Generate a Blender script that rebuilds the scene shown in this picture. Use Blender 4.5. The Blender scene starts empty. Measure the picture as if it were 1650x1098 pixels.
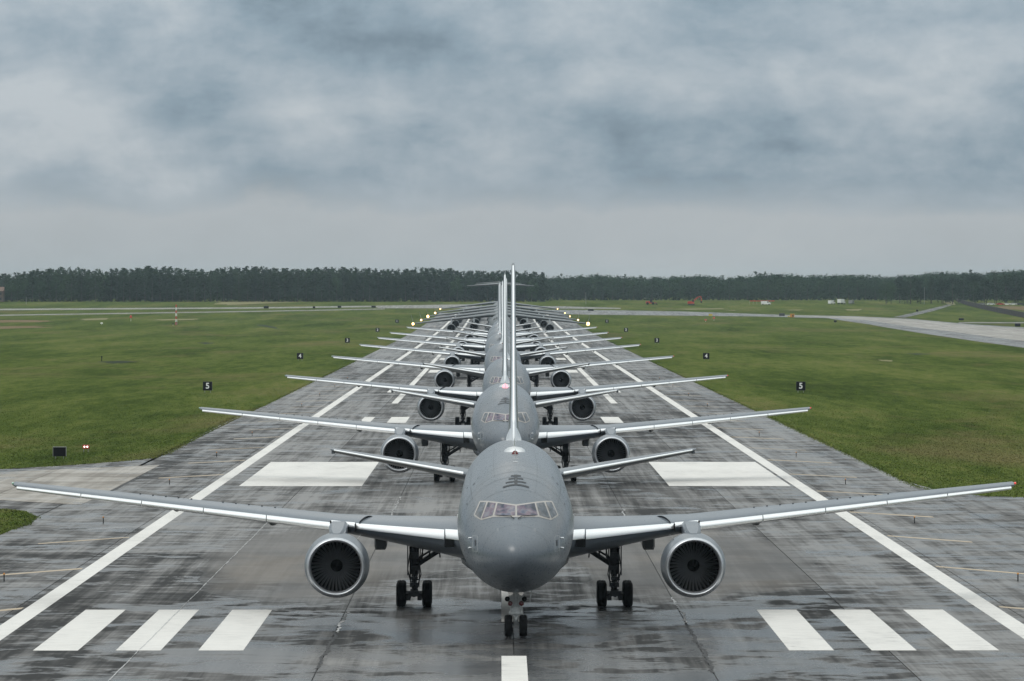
import bpy, bmesh, math, random
import numpy as np
from mathutils import Vector, Matrix
random.seed(7); np.random.seed(7)
R = math.radians
PI = math.pi

# ------------------------------------------------------------------ camera, sky, sun, exposure
FPX, HC, HY, VX, CX = 7500.0, 14.7, 468.0, 806.0, -0.55      # focal (px at 1650 wide), eye height, horizon row, vanishing column
sc = bpy.context.scene
col = sc.collection
cd = bpy.data.cameras.new('camera'); cam = bpy.data.objects.new('camera', cd); col.objects.link(cam)
cd.sensor_width = 36; cd.lens = 36*FPX/1650; cd.clip_start = 1; cd.clip_end = 60000
cam.location = (CX, 0, HC)
cam.rotation_euler = (R(90)-math.atan((549-HY)/FPX), 0, -math.atan((825-VX)/FPX))
sc.camera = cam

SUN_EL, SUN_AZ = 48, 215
w = bpy.data.worlds.new('World'); sc.world = w; w.use_nodes = True
nt = w.node_tree; nt.nodes.clear()
def N(nt, t, **kw):
    n = nt.nodes.new(t)
    for k, v in kw.items():
        if k.startswith('i_'):
            n.inputs[k[2:].replace('_', ' ')].default_value = v
        else: setattr(n, k, v)
    return n
def ramp(nt, stops, fac=None, interp='LINEAR'):
    r = nt.nodes.new('ShaderNodeValToRGB'); r.color_ramp.interpolation = interp
    el = r.color_ramp.elements
    while len(el) > 1: el.remove(el[0])
    el[0].position = stops[0][0]; c = stops[0][1]; el[0].color = c if len(c) == 4 else (*c, 1)
    for p, c in stops[1:]:
        e = el.new(p); e.color = c if len(c) == 4 else (*c, 1)
    if fac is not None: nt.links.new(fac, r.inputs[0])
    return r
def g3(v): return (v, v, v)
def L(nt, a, b): nt.links.new(a, b)
def math_n(nt, op, a, b=None, c=None, clamp=False):
    m = nt.nodes.new('ShaderNodeMath'); m.operation = op; m.use_clamp = clamp
    for i, v in enumerate((a, b, c)):
        if v is None: continue
        if hasattr(v, 'links'): nt.links.new(v, m.inputs[i])
        else: m.inputs[i].default_value = v
    return m.outputs[0]
def mixc(nt, fac, a, b, mode='MIX'):
    m = nt.nodes.new('ShaderNodeMix'); m.data_type = 'RGBA'; m.blend_type = mode
    for s, v in ((0, fac), (6, a), (7, b)):
        if hasattr(v, 'links'): nt.links.new(v, m.inputs[s])
        else: m.inputs[s].default_value = v if s == 0 else (v if len(v) == 4 else (*v, 1))
    return m.outputs[2]
def noise(nt, vec, scale, detail=4, rough=.5, dist=0, mul=None):
    if mul is not None:
        mp = nt.nodes.new('ShaderNodeMapping'); mp.inputs['Scale'].default_value = mul
        nt.links.new(vec, mp.inputs[0]); vec = mp.outputs[0]
    n = nt.nodes.new('ShaderNodeTexNoise'); n.inputs['Scale'].default_value = scale
    n.inputs['Detail'].default_value = detail; n.inputs['Roughness'].default_value = rough
    n.inputs['Distortion'].default_value = dist
    nt.links.new(vec, n.inputs['Vector']); return n.outputs['Fac']

sky = N(nt, 'ShaderNodeTexSky', sky_type='NISHITA', sun_disc=False, sun_elevation=R(SUN_EL), sun_rotation=R(SUN_AZ))
tc = N(nt, 'ShaderNodeTexCoord'); gen = tc.outputs['Generated']
sep = N(nt, 'ShaderNodeSeparateXYZ'); L(nt, gen, sep.inputs[0])
el_ = sep.outputs[2]
n1 = noise(nt, gen, 1, 9, .56, .12, (15, 15, 31))
n2 = noise(nt, gen, 1, 10, .62, .2, (44, 44, 66))
n3 = noise(nt, gen, 1, 3, .5, 0, (6.5, 6.5, 13))
cl = math_n(nt, 'ADD', math_n(nt, 'MULTIPLY', n1, .48), math_n(nt, 'MULTIPLY', n2, .17))
cl = math_n(nt, 'ADD', cl, math_n(nt, 'MULTIPLY', n3, .35))
clouds = ramp(nt, [(.38, (.112, .150, .180)), (.44, (.170, .228, .280)), (.49, (.245, .318, .380)), (.535, (.335, .398, .452)), (.60, (.47, .515, .55))], cl)
# the pale band of clear air under the cloud base, its upper edge ragged
edge = math_n(nt, 'ADD', el_, math_n(nt, 'MULTIPLY', math_n(nt, 'SUBTRACT', math_n(nt, 'ADD', math_n(nt, 'MULTIPLY', n1, .6), math_n(nt, 'MULTIPLY', n2, .4)), .5), .034))
band = ramp(nt, [(.0175, g3(1)), (.0205, g3(0))], edge)
low = mixc(nt, .20, (.475, .50, .515), clouds.outputs[0])
ccol = mixc(nt, band.outputs[0], clouds.outputs[0], low)
# overcast luminance law: brighter towards the zenith
up = math_n(nt, 'ADD', 1.0, math_n(nt, 'MULTIPLY', math_n(nt, 'MAXIMUM', el_, 0.0), 3.4))
cscale = N(nt, 'ShaderNodeVectorMath', operation='SCALE'); L(nt, ccol, cscale.inputs[0]); L(nt, math_n(nt, 'MULTIPLY', up, 9.4), cscale.inputs['Scale'])
hi = ramp(nt, [(.06, g3(0)), (.22, g3(1))], el_).outputs[0]
warm = N(nt, 'ShaderNodeVectorMath', operation='MULTIPLY'); L(nt, cscale.outputs[0], warm.inputs[0]); warm.inputs[1].default_value = (1.22, 1.05, .90)
cfin = mixc(nt, hi, cscale.outputs[0], warm.outputs[0])
final = mixc(nt, .97, sky.outputs[0], cfin)
bg = N(nt, 'ShaderNodeBackground'); bg.inputs['Strength'].default_value = 0.1; L(nt, final, bg.inputs[0])
wo = N(nt, 'ShaderNodeOutputWorld'); L(nt, bg.outputs[0], wo.inputs[0])

sl = bpy.data.lights.new('sun', 'SUN'); sl.energy = 0.9; sl.angle = R(25); sl.color = (1, .96, .9)
so = bpy.data.objects.new('sun', sl); col.objects.link(so)
az = R(SUN_AZ)
sd = Vector((math.sin(az)*math.cos(R(SUN_EL)), math.cos(az)*math.cos(R(SUN_EL)), math.sin(R(SUN_EL))))
so.rotation_euler = sd.to_track_quat('Z', 'Y').to_euler()
sc.view_settings.view_transform = 'Standard'; sc.view_settings.look = 'None'
sc.view_settings.exposure = 0.0; sc.view_settings.gamma = 1; sc.view_settings.use_curve_mapping = False

# ------------------------------------------------------------------ materials
def mat(name):
    m = bpy.data.materials.new(name); m.use_nodes = True
    n = m.node_tree; b = n.nodes['Principled BSDF']
    return m, n, b
def simple(name, c, rough=.5, metal=0, spec=.5, var=0, vscale=3, emit=None, estr=0, coat=0):
    m, n, b = mat(name)
    b.inputs['Base Color'].default_value = (*c, 1); b.inputs['Roughness'].default_value = rough
    b.inputs['Metallic'].default_value = metal; b.inputs['Specular IOR Level'].default_value = spec
    b.inputs['Coat Weight'].default_value = coat
    t = n.nodes.new('ShaderNodeTexCoord')
    if var:
        f = noise(n, t.outputs['Object'], vscale, 5, .6)
        a = tuple(max(0, x*(1-var)) for x in c); d = tuple(min(1, x*(1+var)) for x in c)
        r = ramp(n, [(.3, a), (.7, d)], f); L(n, r.outputs[0], b.inputs['Base Color'])
        rr = ramp(n, [(.3, g3(max(.02, rough-.07))), (.7, g3(min(1, rough+.07)))], f); L(n, rr.outputs[0], b.inputs['Roughness'])
    if emit:
        b.inputs['Emission Color'].default_value = (*emit, 1); b.inputs['Emission Strength'].default_value = estr
    return m
M = {}
def paint_grey(name, c, rough):
    m, n, b = mat(name); t = n.nodes.new('ShaderNodeTexCoord')
    f = noise(n, t.outputs['Object'], 1, 6, .6, 0, (1.6, .35, 1.6))
    f2 = noise(n, t.outputs['Object'], 9, 5, .65)
    a = mixc(n, math_n(n, 'MULTIPLY', f2, .35), tuple(x*.93 for x in c), tuple(x*1.1 for x in c))
    cc = mixc(n, f, tuple(x*.84 for x in c), a)
    st = noise(n, t.outputs['Object'], 1, 5, .7, .1, (7, .25, 2.5))
    cc = mixc(n, ramp(n, [(.56, g3(0)), (.72, g3(.35))], st).outputs[0], cc, tuple(x*.6 for x in c))
    L(n, cc, b.inputs['Base Color'])
    L(n, ramp(n, [(.3, g3(rough-.06)), (.7, g3(rough+.08))], f2).outputs[0], b.inputs['Roughness'])
    b.inputs['Coat Weight'].default_value = .25; b.inputs['Coat Roughness'].default_value = .3
    return m
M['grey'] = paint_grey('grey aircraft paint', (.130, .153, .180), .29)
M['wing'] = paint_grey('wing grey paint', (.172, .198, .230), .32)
M['seam'] = paint_grey('panel seam grey', (.085, .10, .115), .45)
M['dark_grey'] = paint_grey('dark grey panel paint', (.07, .08, .09), .4)
M['cargo'] = paint_grey('cargo jet grey paint', (.13, .148, .16), .42)
M['metal'] = simple('polished leading edge metal', (.90, .91, .92), .30, .8)
M['lip'] = simple('bare inlet lip metal', (.55, .57, .60), .38, .8)
M['black'] = simple('black rubber seal', (.008, .009, .010), .6, 0, .15)
M['tyre'] = simple('tyre rubber', (.010, .010, .011), .8, 0, .2, .3, 14)
M['gear'] = simple('grimy gear metal', (.04, .043, .048), .45, .3, .5, .35, 8)
M['gear_white'] = simple('white gear enamel', (.55, .57, .57), .4, 0, .5, .2, 9)
M['duct'] = simple('inlet liner', (.018, .019, .022), .5, 0, .3)
M['blade'] = simple('fan blade titanium', (.20, .21, .225), .42, .5, .5, .15, 5)
M['hot'] = simple('exhaust metal', (.12, .11, .10), .45, .9, .5, .2, 5)
M['frame'] = simple('pale windscreen frame', (.40, .38, .36), .4)
M['decal'] = simple('dark stencil paint', (.03, .034, .04), .5)
M['decal_pale'] = simple('pale stencil paint', (.5, .51, .52), .5)
M['white'] = simple('white paint metal', (.75, .76, .76), .4, 0, .5, .05)
M['red'] = simple('red enamel', (.45, .03, .02), .4, 0, .5, .1)
M['orange'] = simple('orange enamel', (.55, .22, .03), .45, 0, .5, .1)
M['yellow'] = simple('yellow enamel', (.55, .42, .05), .45)
M['post'] = simple('galvanised post', (.3, .31, .32), .5, .5, .5, .1)
M['sign_black'] = simple('black sign face', (.005, .005, .007), .6, 0, .12)
M['sign_white'] = simple('white numeral film', (.8, .81, .82), .5)
M['cab_glass'] = simple('dark vehicle glass', (.02, .025, .03), .08)
M['lamp_on'] = simple('lit landing lamp', (1, .9, .7), .3, emit=(1, .60, .22), estr=6)
M['lamp_soft'] = simple('lit gear lamp', (.9, .9, .85), .2, emit=(1, .97, .9), estr=.15)
M['nav_red'] = simple('red tip lamp', (.5, .03, .02), .2, emit=(1, .08, .05), estr=.5)
M['nav_green'] = simple('green tip lamp', (.35, .45, .4), .2, emit=(.3, 1, .5), estr=.08)
M['beacon'] = simple('red beacon glass', (.7, .1, .12), .2, emit=(1, .25, .3), estr=2.5)
M['red_lens'] = simple('dark red lens', (.12, .012, .015), .2)
M['guard_on'] = simple('lit guard lamp', (1, 1, 1), .3, emit=(1, .9, .85), estr=2.0)
M['bark'] = simple('pine bark', (.07, .065, .06), .9, 0, .2, .3, 2)
# coated cockpit glass with its violet and rose film
m, n, b = mat('coated cockpit glass'); t = n.nodes.new('ShaderNodeTexCoord')
f = noise(n, t.outputs['Object'], 1.6, 4, .6, .5)
L(n, ramp(n, [(.3, (.012, .013, .02)), (.44, (.035, .037, .07)), (.52, (.12, .075, .11)), (.58, (.15, .14, .17)), (.66, (.06, .07, .12)), (.8, (.02, .025, .035))], f).outputs[0], b.inputs['Base Color'])
b.inputs['Roughness'].default_value = .12; b.inputs['Specular IOR Level'].default_value = .8
M['glass'] = m
m, n, b = mat('clear side cockpit glass'); t = n.nodes.new('ShaderNodeTexCoord')
f = noise(n, t.outputs['Object'], 3, 3, .6, .3)
L(n, ramp(n, [(.35, (.04, .05, .06)), (.7, (.15, .17, .20))], f).outputs[0], b.inputs['Base Color'])
b.inputs['Roughness'].default_value = .1; M['glass_side'] = m

def pavement(name, dark, light, brown=0.0, wet=.5, fine=1.0):
    """wet grooved pavement: standing water lies in patches that are smoother than the grain around them"""
    m, n, b = mat(name); g = n.nodes.new('ShaderNodeNewGeometry'); P = g.outputs['Position']
    oi = n.nodes.new('ShaderNodeObjectInfo')
    sp = n.nodes.new('ShaderNodeSeparateXYZ'); L(n, P, sp.inputs[0]); px_, py_ = sp.outputs[0], sp.outputs[1]
    ax = math_n(n, 'ABSOLUTE', px_)
    a = noise(n, P, 1, 6, .60, .5, (.11, .10, .3))        # broad patches
    s = noise(n, P, 1, 8, .66, .5, (.34, .42, .5))       # streaks lying across the runway
    g_ = noise(n, P, 1, 3, .6, .0, (.55, 5.0*fine, .5))   # grooves
    l = noise(n, P, 1, 6, .72, .25, (.75, .011, .5))        # lanes worn by wheels
    core = math_n(n, 'MULTIPLY', ramp(n, [(.150, g3(1)), (.1535, g3(0))], math_n(n, 'DIVIDE', ax, 100.0)).outputs[0], .55)
    sw = math_n(n, 'SUBTRACT', 1.0, core)
    mix = math_n(n, 'ADD', math_n(n, 'MULTIPLY', math_n(n, 'SUBTRACT', a, .5), .42), .5)
    mix = math_n(n, 'ADD', mix, math_n(n, 'MULTIPLY', math_n(n, 'MULTIPLY', math_n(n, 'SUBTRACT', s, .5), .52), sw))
    mix = math_n(n, 'ADD', mix, math_n(n, 'MULTIPLY', math_n(n, 'SUBTRACT', l, .5), .62))
    mix = math_n(n, 'ADD', mix, math_n(n, 'MULTIPLY', math_n(n, 'MULTIPLY', math_n(n, 'SUBTRACT', g_, .5), .12), sw))
    mix = math_n(n, 'ADD', mix, math_n(n, 'MULTIPLY', math_n(n, 'SUBTRACT', oi.outputs['Random'], .5), .13))
    base = ramp(n, [(.38, dark), (.48, tuple(d_*.6+l_*.4 for d_, l_ in zip(dark, light))), (.62, light)], mix).outputs[0]
    if brown:
        base = mixc(n, math_n(n, 'MULTIPLY', noise(n, P, .05, 4, .6), brown), base, (.17, .14, .11))
    # ground dried by the engines: two brown plumes, one each side of the parked nose
    dx = math_n(n, 'DIVIDE', math_n(n, 'SUBTRACT', ax, 9.9), 6.6)
    dy = math_n(n, 'DIVIDE', math_n(n, 'SUBTRACT', py_, 254.0), 36.0)
    rr = math_n(n, 'SQRT', math_n(n, 'ADD', math_n(n, 'MULTIPLY', dx, dx), math_n(n, 'MULTIPLY', dy, dy)))
    rr = math_n(n, 'ADD', rr, math_n(n, 'MULTIPLY', math_n(n, 'SUBTRACT', noise(n, P, 1, 3, .5, .5, (.14, .04, .1)), .5), 1.3))
    dry = ramp(n, [(.72, g3(.95)), (.96, g3(.45)), (.99, g3(0))], rr).outputs[0]
    rim = ramp(n, [(.955, g3(0)), (.985, g3(1)), (1.03, g3(0))], rr).outputs[0]
    stain = noise(n, P, 1, 4, .6, .4, (.12, .04, .1))
    stc = ramp(n, [(.35, (.040, .038, .037)), (.5, (.085, .075, .066)), (.62, (.150, .122, .094))], stain).outputs[0]
    base = mixc(n, math_n(n, 'MULTIPLY', dry, .6), base, stc)
    # standing water with sharp shores, deepest in the near part of the strip
    near = n.nodes.new('ShaderNodeMapRange'); near.inputs[1].default_value = 232; near.inputs[2].default_value = 212
    L(n, py_, near.inputs[0])
    side = n.nodes.new('ShaderNodeMapRange'); side.inputs[1].default_value = 17.5; side.inputs[2].default_value = 13.5; L(n, ax, side.inputs[0])
    pud = math_n(n, 'ADD', math_n(n, 'MULTIPLY', noise(n, P, 1, 7, .62, .5, (.22, .16, .3)), .6), math_n(n, 'MULTIPLY', s, .4))
    pud = math_n(n, 'ADD', pud, math_n(n, 'MULTIPLY', math_n(n, 'MULTIPLY', near.outputs[0], side.outputs[0]), .075))
    pud = math_n(n, 'ADD', pud, (wet-.5)*.25)
    pool = ramp(n, [(.530, g3(0)), (.542, g3(.7)), (.59, g3(1))], pud).outputs[0]
    pool = mixc(n, dry, pool, g3(0)); pool = mixc(n, rim, pool, g3(.35))
    base = mixc(n, math_n(n, 'MULTIPLY', pool, .5), base, (.05, .052, .056))
    L(n, base, b.inputs['Base Color'])
    rough = ramp(n, [(.40, g3(.92)), (.50, g3(.66)), (.60, g3(.40))], mix).outputs[0]
    rough = mixc(n, dry, rough, g3(.55))
    rough = mixc(n, pool, rough, mixc(n, a, g3(.14), g3(.38)))
    L(n, rough, b.inputs['Roughness'])
    b.inputs['Specular IOR Level'].default_value = .5
    bp = n.nodes.new('ShaderNodeBump'); bp.inputs['Strength'].default_value = .05; bp.inputs['Distance'].default_value = .02
    L(n, math_n(n, 'ADD', s, g_), bp.inputs['Height']); L(n, bp.outputs[0], b.inputs['Normal'])
    return m
M['runway'] = pavement('wet grooved asphalt', (.008, .008, .008), (.165, .158, .152))
M['shoulder'] = pavement('wet shoulder asphalt', (.010, .010, .010), (.18, .173, .167), wet=.57)
M['joint'] = simple('dark joint bed', (.02, .02, .021), .6, 0, .4, .3, 1)
M['concrete'] = pavement('old beige concrete', (.20, .185, .165), (.40, .37, .33), .4, wet=.4)
M['concrete_far'] = pavement('pale far concrete', (.22, .21, .195), (.40, .375, .34), .2, wet=.2)
M['strip_far'] = pavement('grey far strip', (.13, .128, .12), (.24, .235, .22), .2, wet=.2)
def paint(name, c, wear):
    m, n, b = mat(name); g = n.nodes.new('ShaderNodeNewGeometry'); P = g.outputs['Position']
    f = noise(n, P, 1, 7, .7, .2, (.9, 1.6, 1)); f2 = noise(n, P, 1, 3, .5, 0, (.4, .1, 1))
    k = math_n(n, 'ADD', math_n(n, 'MULTIPLY', f, .6), math_n(n, 'MULTIPLY', f2, .4))
    L(n, ramp(n, [(.33, tuple(x*(1-wear) for x in c)), (.43, tuple(x*.86 for x in c)), (.53, tuple(x*.95 for x in c)), (.65, c)], k).outputs[0], b.inputs['Base Color'])
    b.inputs['Roughness'].default_value = .55
    return m
M['mark'] = paint('white runway paint', (.72, .70, .665), .5)
M['mark_old'] = paint('worn yellow paint', (.50, .40, .28), .75)
M['mark_thin'] = paint('faded white joint paint', (.42, .42, .42), .7)
def grass_mat(name, k=1.0, vert=False):
    m, n, b = mat(name); g = n.nodes.new('ShaderNodeNewGeometry'); P = g.outputs['Position']
    a = noise(n, P, 1, 5, .6, .3, (.05, .005, .02)); c = noise(n, P, 1, 7, .72, .2, (.5, .045, .3)); d = noise(n, P, 1, 6, .8, 0, (3.2, .32, 2))
    mix = math_n(n, 'ADD', math_n(n, 'MULTIPLY', a, .4), math_n(n, 'ADD', math_n(n, 'MULTIPLY', c, .33), math_n(n, 'MULTIPLY', d, .27)))
    base = ramp(n, [(.38, (.028*k, .042*k, .011*k)), (.46, (.054*k, .078*k, .018*k)), (.53, (.088*k, .112*k, .029*k)), (.62, (.150*k, .145*k, .055*k))], mix).outputs[0]
    br = ramp(n, [(.52, g3(0)), (.68, g3(.75))], noise(n, P, 1, 7, .68, .8, (.028, .0075, .02))).outputs[0]
    base = mixc(n, br, base, (.135*k, .115*k, .055*k))
    L(n, base, b.inputs['Base Color']); b.inputs['Roughness'].default_value = 1; b.inputs['Specular IOR Level'].default_value = 0
    bp = n.nodes.new('ShaderNodeBump'); bp.inputs['Strength'].default_value = .5; bp.inputs['Distance'].default_value = .15
    if not vert: L(n, d, bp.inputs['Height']); L(n, bp.outputs[0], b.inputs['Normal'])
    return m
M['grass'] = grass_mat('mown grass'); M['blades'] = grass_mat('grass blades', 1.35, True)
M['soil_red'] = simple('bare red soil', (.15, .105, .055), .95, 0, .1, .35, .06)
M['soil_sand'] = simple('bare sandy soil', (.19, .175, .09), .95, 0, .1, .25, .05)
M['ditch'] = simple('dark wet ditch growth', (.02, .03, .012), .95, 0, .1, .3, .1)
def leaf_mat(name, c0, c1, c2):
    m, n, b = mat(name); g = n.nodes.new('ShaderNodeNewGeometry'); P = g.outputs['Position']
    oi = n.nodes.new('ShaderNodeObjectInfo')
    f = noise(n, P, 1, 4, .65, 0, (.16, .16, .22))
    mix = math_n(n, 'ADD', math_n(n, 'MULTIPLY', f, .7), math_n(n, 'MULTIPLY', oi.outputs['Random'], .3))
    L(n, ramp(n, [(.3, c0), (.5, c1), (.72, c2)], mix).outputs[0], b.inputs['Base Color'])
    b.inputs['Roughness'].default_value = .85; b.inputs['Specular IOR Level'].default_value = .15
    return m
M['pine'] = leaf_mat('pine needles', (.010, .026, .016), (.018, .038, .021), (.028, .052, .026))
M['near_broad'] = leaf_mat('broad leaves darkened nearer', (.008, .022, .012), (.014, .034, .016), (.024, .050, .022))  # leaf colour darkened to stand for thinner haze before the nearer clump
M['broad'] = leaf_mat('broad leaves', (.018, .042, .020), (.028, .062, .027), (.045, .085, .034))

# ------------------------------------------------------------------ mesh helpers
def tag(o, label=None, cat=None, group=None, kind=None):
    if label: o['label'] = label
    if cat: o['category'] = cat
    if group: o['group'] = group
    if kind: o['kind'] = kind
    return o
def empty(name, loc=(0, 0, 0), rz=0):
    o = bpy.data.objects.new(name, None); col.objects.link(o); o.location = loc; o.rotation_euler.z = rz
    o.empty_display_size = 1; return o
def link(name, me, parent=None, loc=None):
    o = bpy.data.objects.new(name, me); col.objects.link(o)
    if parent: o.parent = parent
    if loc is not None: o.location = loc
    return o
class MB:
    def __init__(s): s.v = []; s.f = []; s.m = []; s.cur = 0
    def add(s, vs, fs):
        k = len(s.v); s.v += [tuple(p) for p in vs]; s.f += [tuple(i+k for i in f) for f in fs]; s.m += [s.cur]*len(fs); return s
    def box(s, c, d, rot=None):
        x, y, z = (a/2 for a in d); c = Vector(c)
        P = [Vector((sx*x, sy*y, sz*z)) for sz in (-1, 1) for sy in (-1, 1) for sx in (-1, 1)]
        if rot: P = [rot @ p for p in P]
        return s.add([c+p for p in P], [(0, 2, 3, 1), (4, 5, 7, 6), (0, 1, 5, 4), (2, 6, 7, 3), (0, 4, 6, 2), (1, 3, 7, 5)])
    def tube(s, a, b, r0, r1=None, n=10, cap=True):
        a = Vector(a); b = Vector(b); r1 = r0 if r1 is None else r1
        d = (b-a).normalized(); u = d.orthogonal().normalized(); v = d.cross(u)
        P = [a+(u*math.cos(2*PI*i/n)+v*math.sin(2*PI*i/n))*r0 for i in range(n)] + [b+(u*math.cos(2*PI*i/n)+v*math.sin(2*PI*i/n))*r1 for i in range(n)]
        F = [(i, (i+1) % n, n+(i+1) % n, n+i) for i in range(n)]
        if cap: F += [tuple(range(n-1, -1, -1)), tuple(range(n, 2*n))]
        return s.add(P, F)
    def lathe(s, c, prof, axis='y', n=32, closed=False):
        """prof: list of (along axis, radius)"""
        P = []
        for t, r in prof:
            for i in range(n):
                a = 2*PI*i/n; p, q = r*math.cos(a), r*math.sin(a)
                P.append((c[0]+p, c[1]+t, c[2]+q) if axis == 'y' else ((c[0]+t, c[1]+p, c[2]+q) if axis == 'x' else (c[0]+p, c[1]+q, c[2]+t)))
        m = len(prof); F = []
        for j in range(m if closed else m-1):
            k = (j+1) % m
            for i in range(n):
                F.append((j*n+i, j*n+(i+1) % n, k*n+(i+1) % n, k*n+i))
        return s.add(P, F)
    def loft(s, rings, cap0=True, cap1=True):
        n = len(rings[0]); P = [p for r in rings for p in r]; F = []
        for j in range(len(rings)-1):
            for i in range(n): F.append((j*n+i, j*n+(i+1) % n, (j+1)*n+(i+1) % n, (j+1)*n+i))
        if cap0: F.append(tuple(range(n-1, -1, -1)))
        if cap1: F.append(tuple(range((len(rings)-1)*n, len(rings)*n)))
        return s.add(P, F)
    def grid(s, rows):
        n = len(rows[0]); P = [p for r in rows for p in r]
        return s.add(P, [(j*n+i, j*n+i+1, (j+1)*n+i+1, (j+1)*n+i) for j in range(len(rows)-1) for i in range(n-1)])
    def mesh(s, name, mats, smooth=True, flip=False, angle=35):
        me = bpy.data.meshes.new(name); me.from_pydata(s.v, [], s.f)
        for m_ in (mats if isinstance(mats, (list, tuple)) else [mats]): me.materials.append(m_)
        me.polygons.foreach_set('material_index', s.m)
        bm = bmesh.new(); bm.from_mesh(me); bmesh.ops.recalc_face_normals(bm, faces=bm.faces)
        if smooth:
            for f in bm.faces: f.smooth = True
            for e in bm.edges:
                if len(e.link_faces) == 2 and e.calc_face_angle(0) > R(angle): e.smooth = False
        bm.to_mesh(me); bm.free(); me.update(); return me
    def build(s, name, mats, parent=None, smooth=True, angle=35):
        return link(name, s.mesh(name, mats, smooth, angle=angle), parent)

def interp(xs, ys, kind=None):
    xs = np.array(xs, float); ys = np.array(ys, float); h = np.diff(xs); d = np.diff(ys)/h
    m = np.zeros_like(ys); m[0] = d[0]; m[-1] = d[-1]
    for i in range(1, len(xs)-1):
        m[i] = 0 if d[i-1]*d[i] <= 0 else 2*d[i-1]*d[i]/(d[i-1]+d[i])
    def f(x):
        i = int(min(max(np.searchsorted(xs, x)-1, 0), len(xs)-2)); t = min(max((x-xs[i])/h[i], 0), 1)
        return float((2*t**3-3*t*t+1)*ys[i]+(t**3-2*t*t+t)*h[i]*m[i]+(-2*t**3+3*t*t)*ys[i+1]+(t**3-t*t)*h[i]*m[i+1])
    return f

# ------------------------------------------------------------------ terrain profile and flat sheets
def ground_raw(y):
    if y <= 1300: return 0.0
    y = min(y, 2800); return 3.47e-6*(y-1300)**2
KN = list(range(-400, 3001, 50))
def gz(y):
    if y >= 2800: return ground_raw(2800)
    k = math.floor(y/50)*50; t = (y-k)/50
    return ground_raw(k)*(1-t)+ground_raw(k+50)*t
def Gp(px, py):
    """ground point that the photograph shows at a pixel"""
    y = 600.0
    for _ in range(200):
        y2 = FPX*(HC-gz(y))/(py-HY); y = .5*y+.5*min(y2, 20000)
    return ((px-VX)*y/FPX+CX, y)
def at_depth(px, y): return (px-VX)*y/FPX+CX
def clip(poly, axis, v, keep_ge):
    out = []
    for i in range(len(poly)):
        a, b = poly[i], poly[(i+1) % len(poly)]
        ia = (a[axis] >= v) == keep_ge or a[axis] == v; ib = (b[axis] >= v) == keep_ge or b[axis] == v
        if ia: out.append(a)
        if ia != ib:
            t = (v-a[axis])/(b[axis]-a[axis]); out.append((a[0]+(b[0]-a[0])*t, a[1]+(b[1]-a[1])*t))
    return out
def clip_rect(poly, x0, x1, y0, y1):
    for ax, v, ge in ((0, x0, True), (0, x1, False), (1, y0, True), (1, y1, False)):
        if len(poly) < 3: return []
        poly = clip(poly, ax, v, ge)
    return poly
def ears(p):
    idx = list(range(len(p))); out = []
    area = sum(p[i][0]*p[(i+1) % len(p)][1]-p[(i+1) % len(p)][0]*p[i][1] for i in range(len(p)))
    if area < 0: idx.reverse()
    def cr(a, b, c): return (b[0]-a[0])*(c[1]-a[1])-(b[1]-a[1])*(c[0]-a[0])
    guard = 0
    while len(idx) > 3 and guard < 5000:
        guard += 1; best = None
        for k in range(len(idx)):
            i, j, l = idx[k-1], idx[k], idx[(k+1) % len(idx)]
            if cr(p[i], p[j], p[l]) <= 1e-9: continue
            if any(cr(p[i], p[j], p[q]) >= -1e-9 and cr(p[j], p[l], p[q]) >= -1e-9 and cr(p[l], p[i], p[q]) >= -1e-9 for q in idx if q not in (i, j, l)): continue
            best = k; break
        if best is None: best = min(range(len(idx)), key=lambda k: abs(cr(p[idx[k-1]], p[idx[k]], p[idx[(k+1) % len(idx)]])))
        i, j, l = idx[best-1], idx[best], idx[(best+1) % len(idx)]
        if cr(p[i], p[j], p[l]) > 1e-9: out.append((i, j, l))
        idx.pop(best)
    if len(idx) == 3: out.append(tuple(idx))
    return out
def sheet_mesh(name, polys, dz, m, thick=0):
    bm = bmesh.new()
    for poly in polys:
        if len(poly) < 3: continue
        vs = [bm.verts.new((x, y, 0)) for x, y in poly]
        for t in ears(poly):
            try: bm.faces.new([vs[i] for i in t])
            except ValueError: pass
    ys = [v.co.y for v in bm.verts]
    for k in KN:
        if k >= 1300 and min(ys) < k < max(ys):
            bmesh.ops.bisect_plane(bm, geom=bm.verts[:]+bm.edges[:]+bm.faces[:], plane_co=(0, k, 0), plane_no=(0, 1, 0))
    for v in bm.verts: v.co.z = gz(v.co.y)+dz
    bmesh.ops.recalc_face_normals(bm, faces=bm.faces[:])
    for f in bm.faces:
        f.normal_update()
        if f.normal.z < 0: f.normal_flip()
    if thick:
        r = bmesh.ops.extrude_face_region(bm, geom=bm.faces[:])
        low = [e for e in r['geom'] if isinstance(e, bmesh.types.BMVert)]
        # the extruded copy becomes the top; the original stays as the bottom
        for v in bm.verts:
            if v not in low: v.co.z -= thick
        bmesh.ops.recalc_face_normals(bm, faces=bm.faces[:])
    me = bpy.data.meshes.new(name); bm.to_mesh(me); bm.free(); me.materials.append(m); return me
def sheet(name, polys, dz, m, parent=None, kind='structure', thick=0):
    o = link(name, sheet_mesh(name, polys, dz, m, thick), parent)
    if kind and not parent: o['kind'] = kind
    return o

# ground: one sheet to the horizon
mb = MB()
xs = [-4200, -2000, -1000, -500, -250, -120, -60, -30, 0, 30, 60, 120, 250, 500, 1000, 2000, 4200]
ysr = [-300, 0, 100, 200, 300, 400, 600, 800, 1000, 1200]+list(range(1300, 2801, 50))+[3000, 3500, 4500, 6500, 9000]
mb.grid([[(x, y, gz(y)) for x in xs] for y in ysr])
o = mb.build('grass_field', M['grass']); o['kind'] = 'structure'
for f in o.data.polygons: f.use_smooth = True

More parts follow.
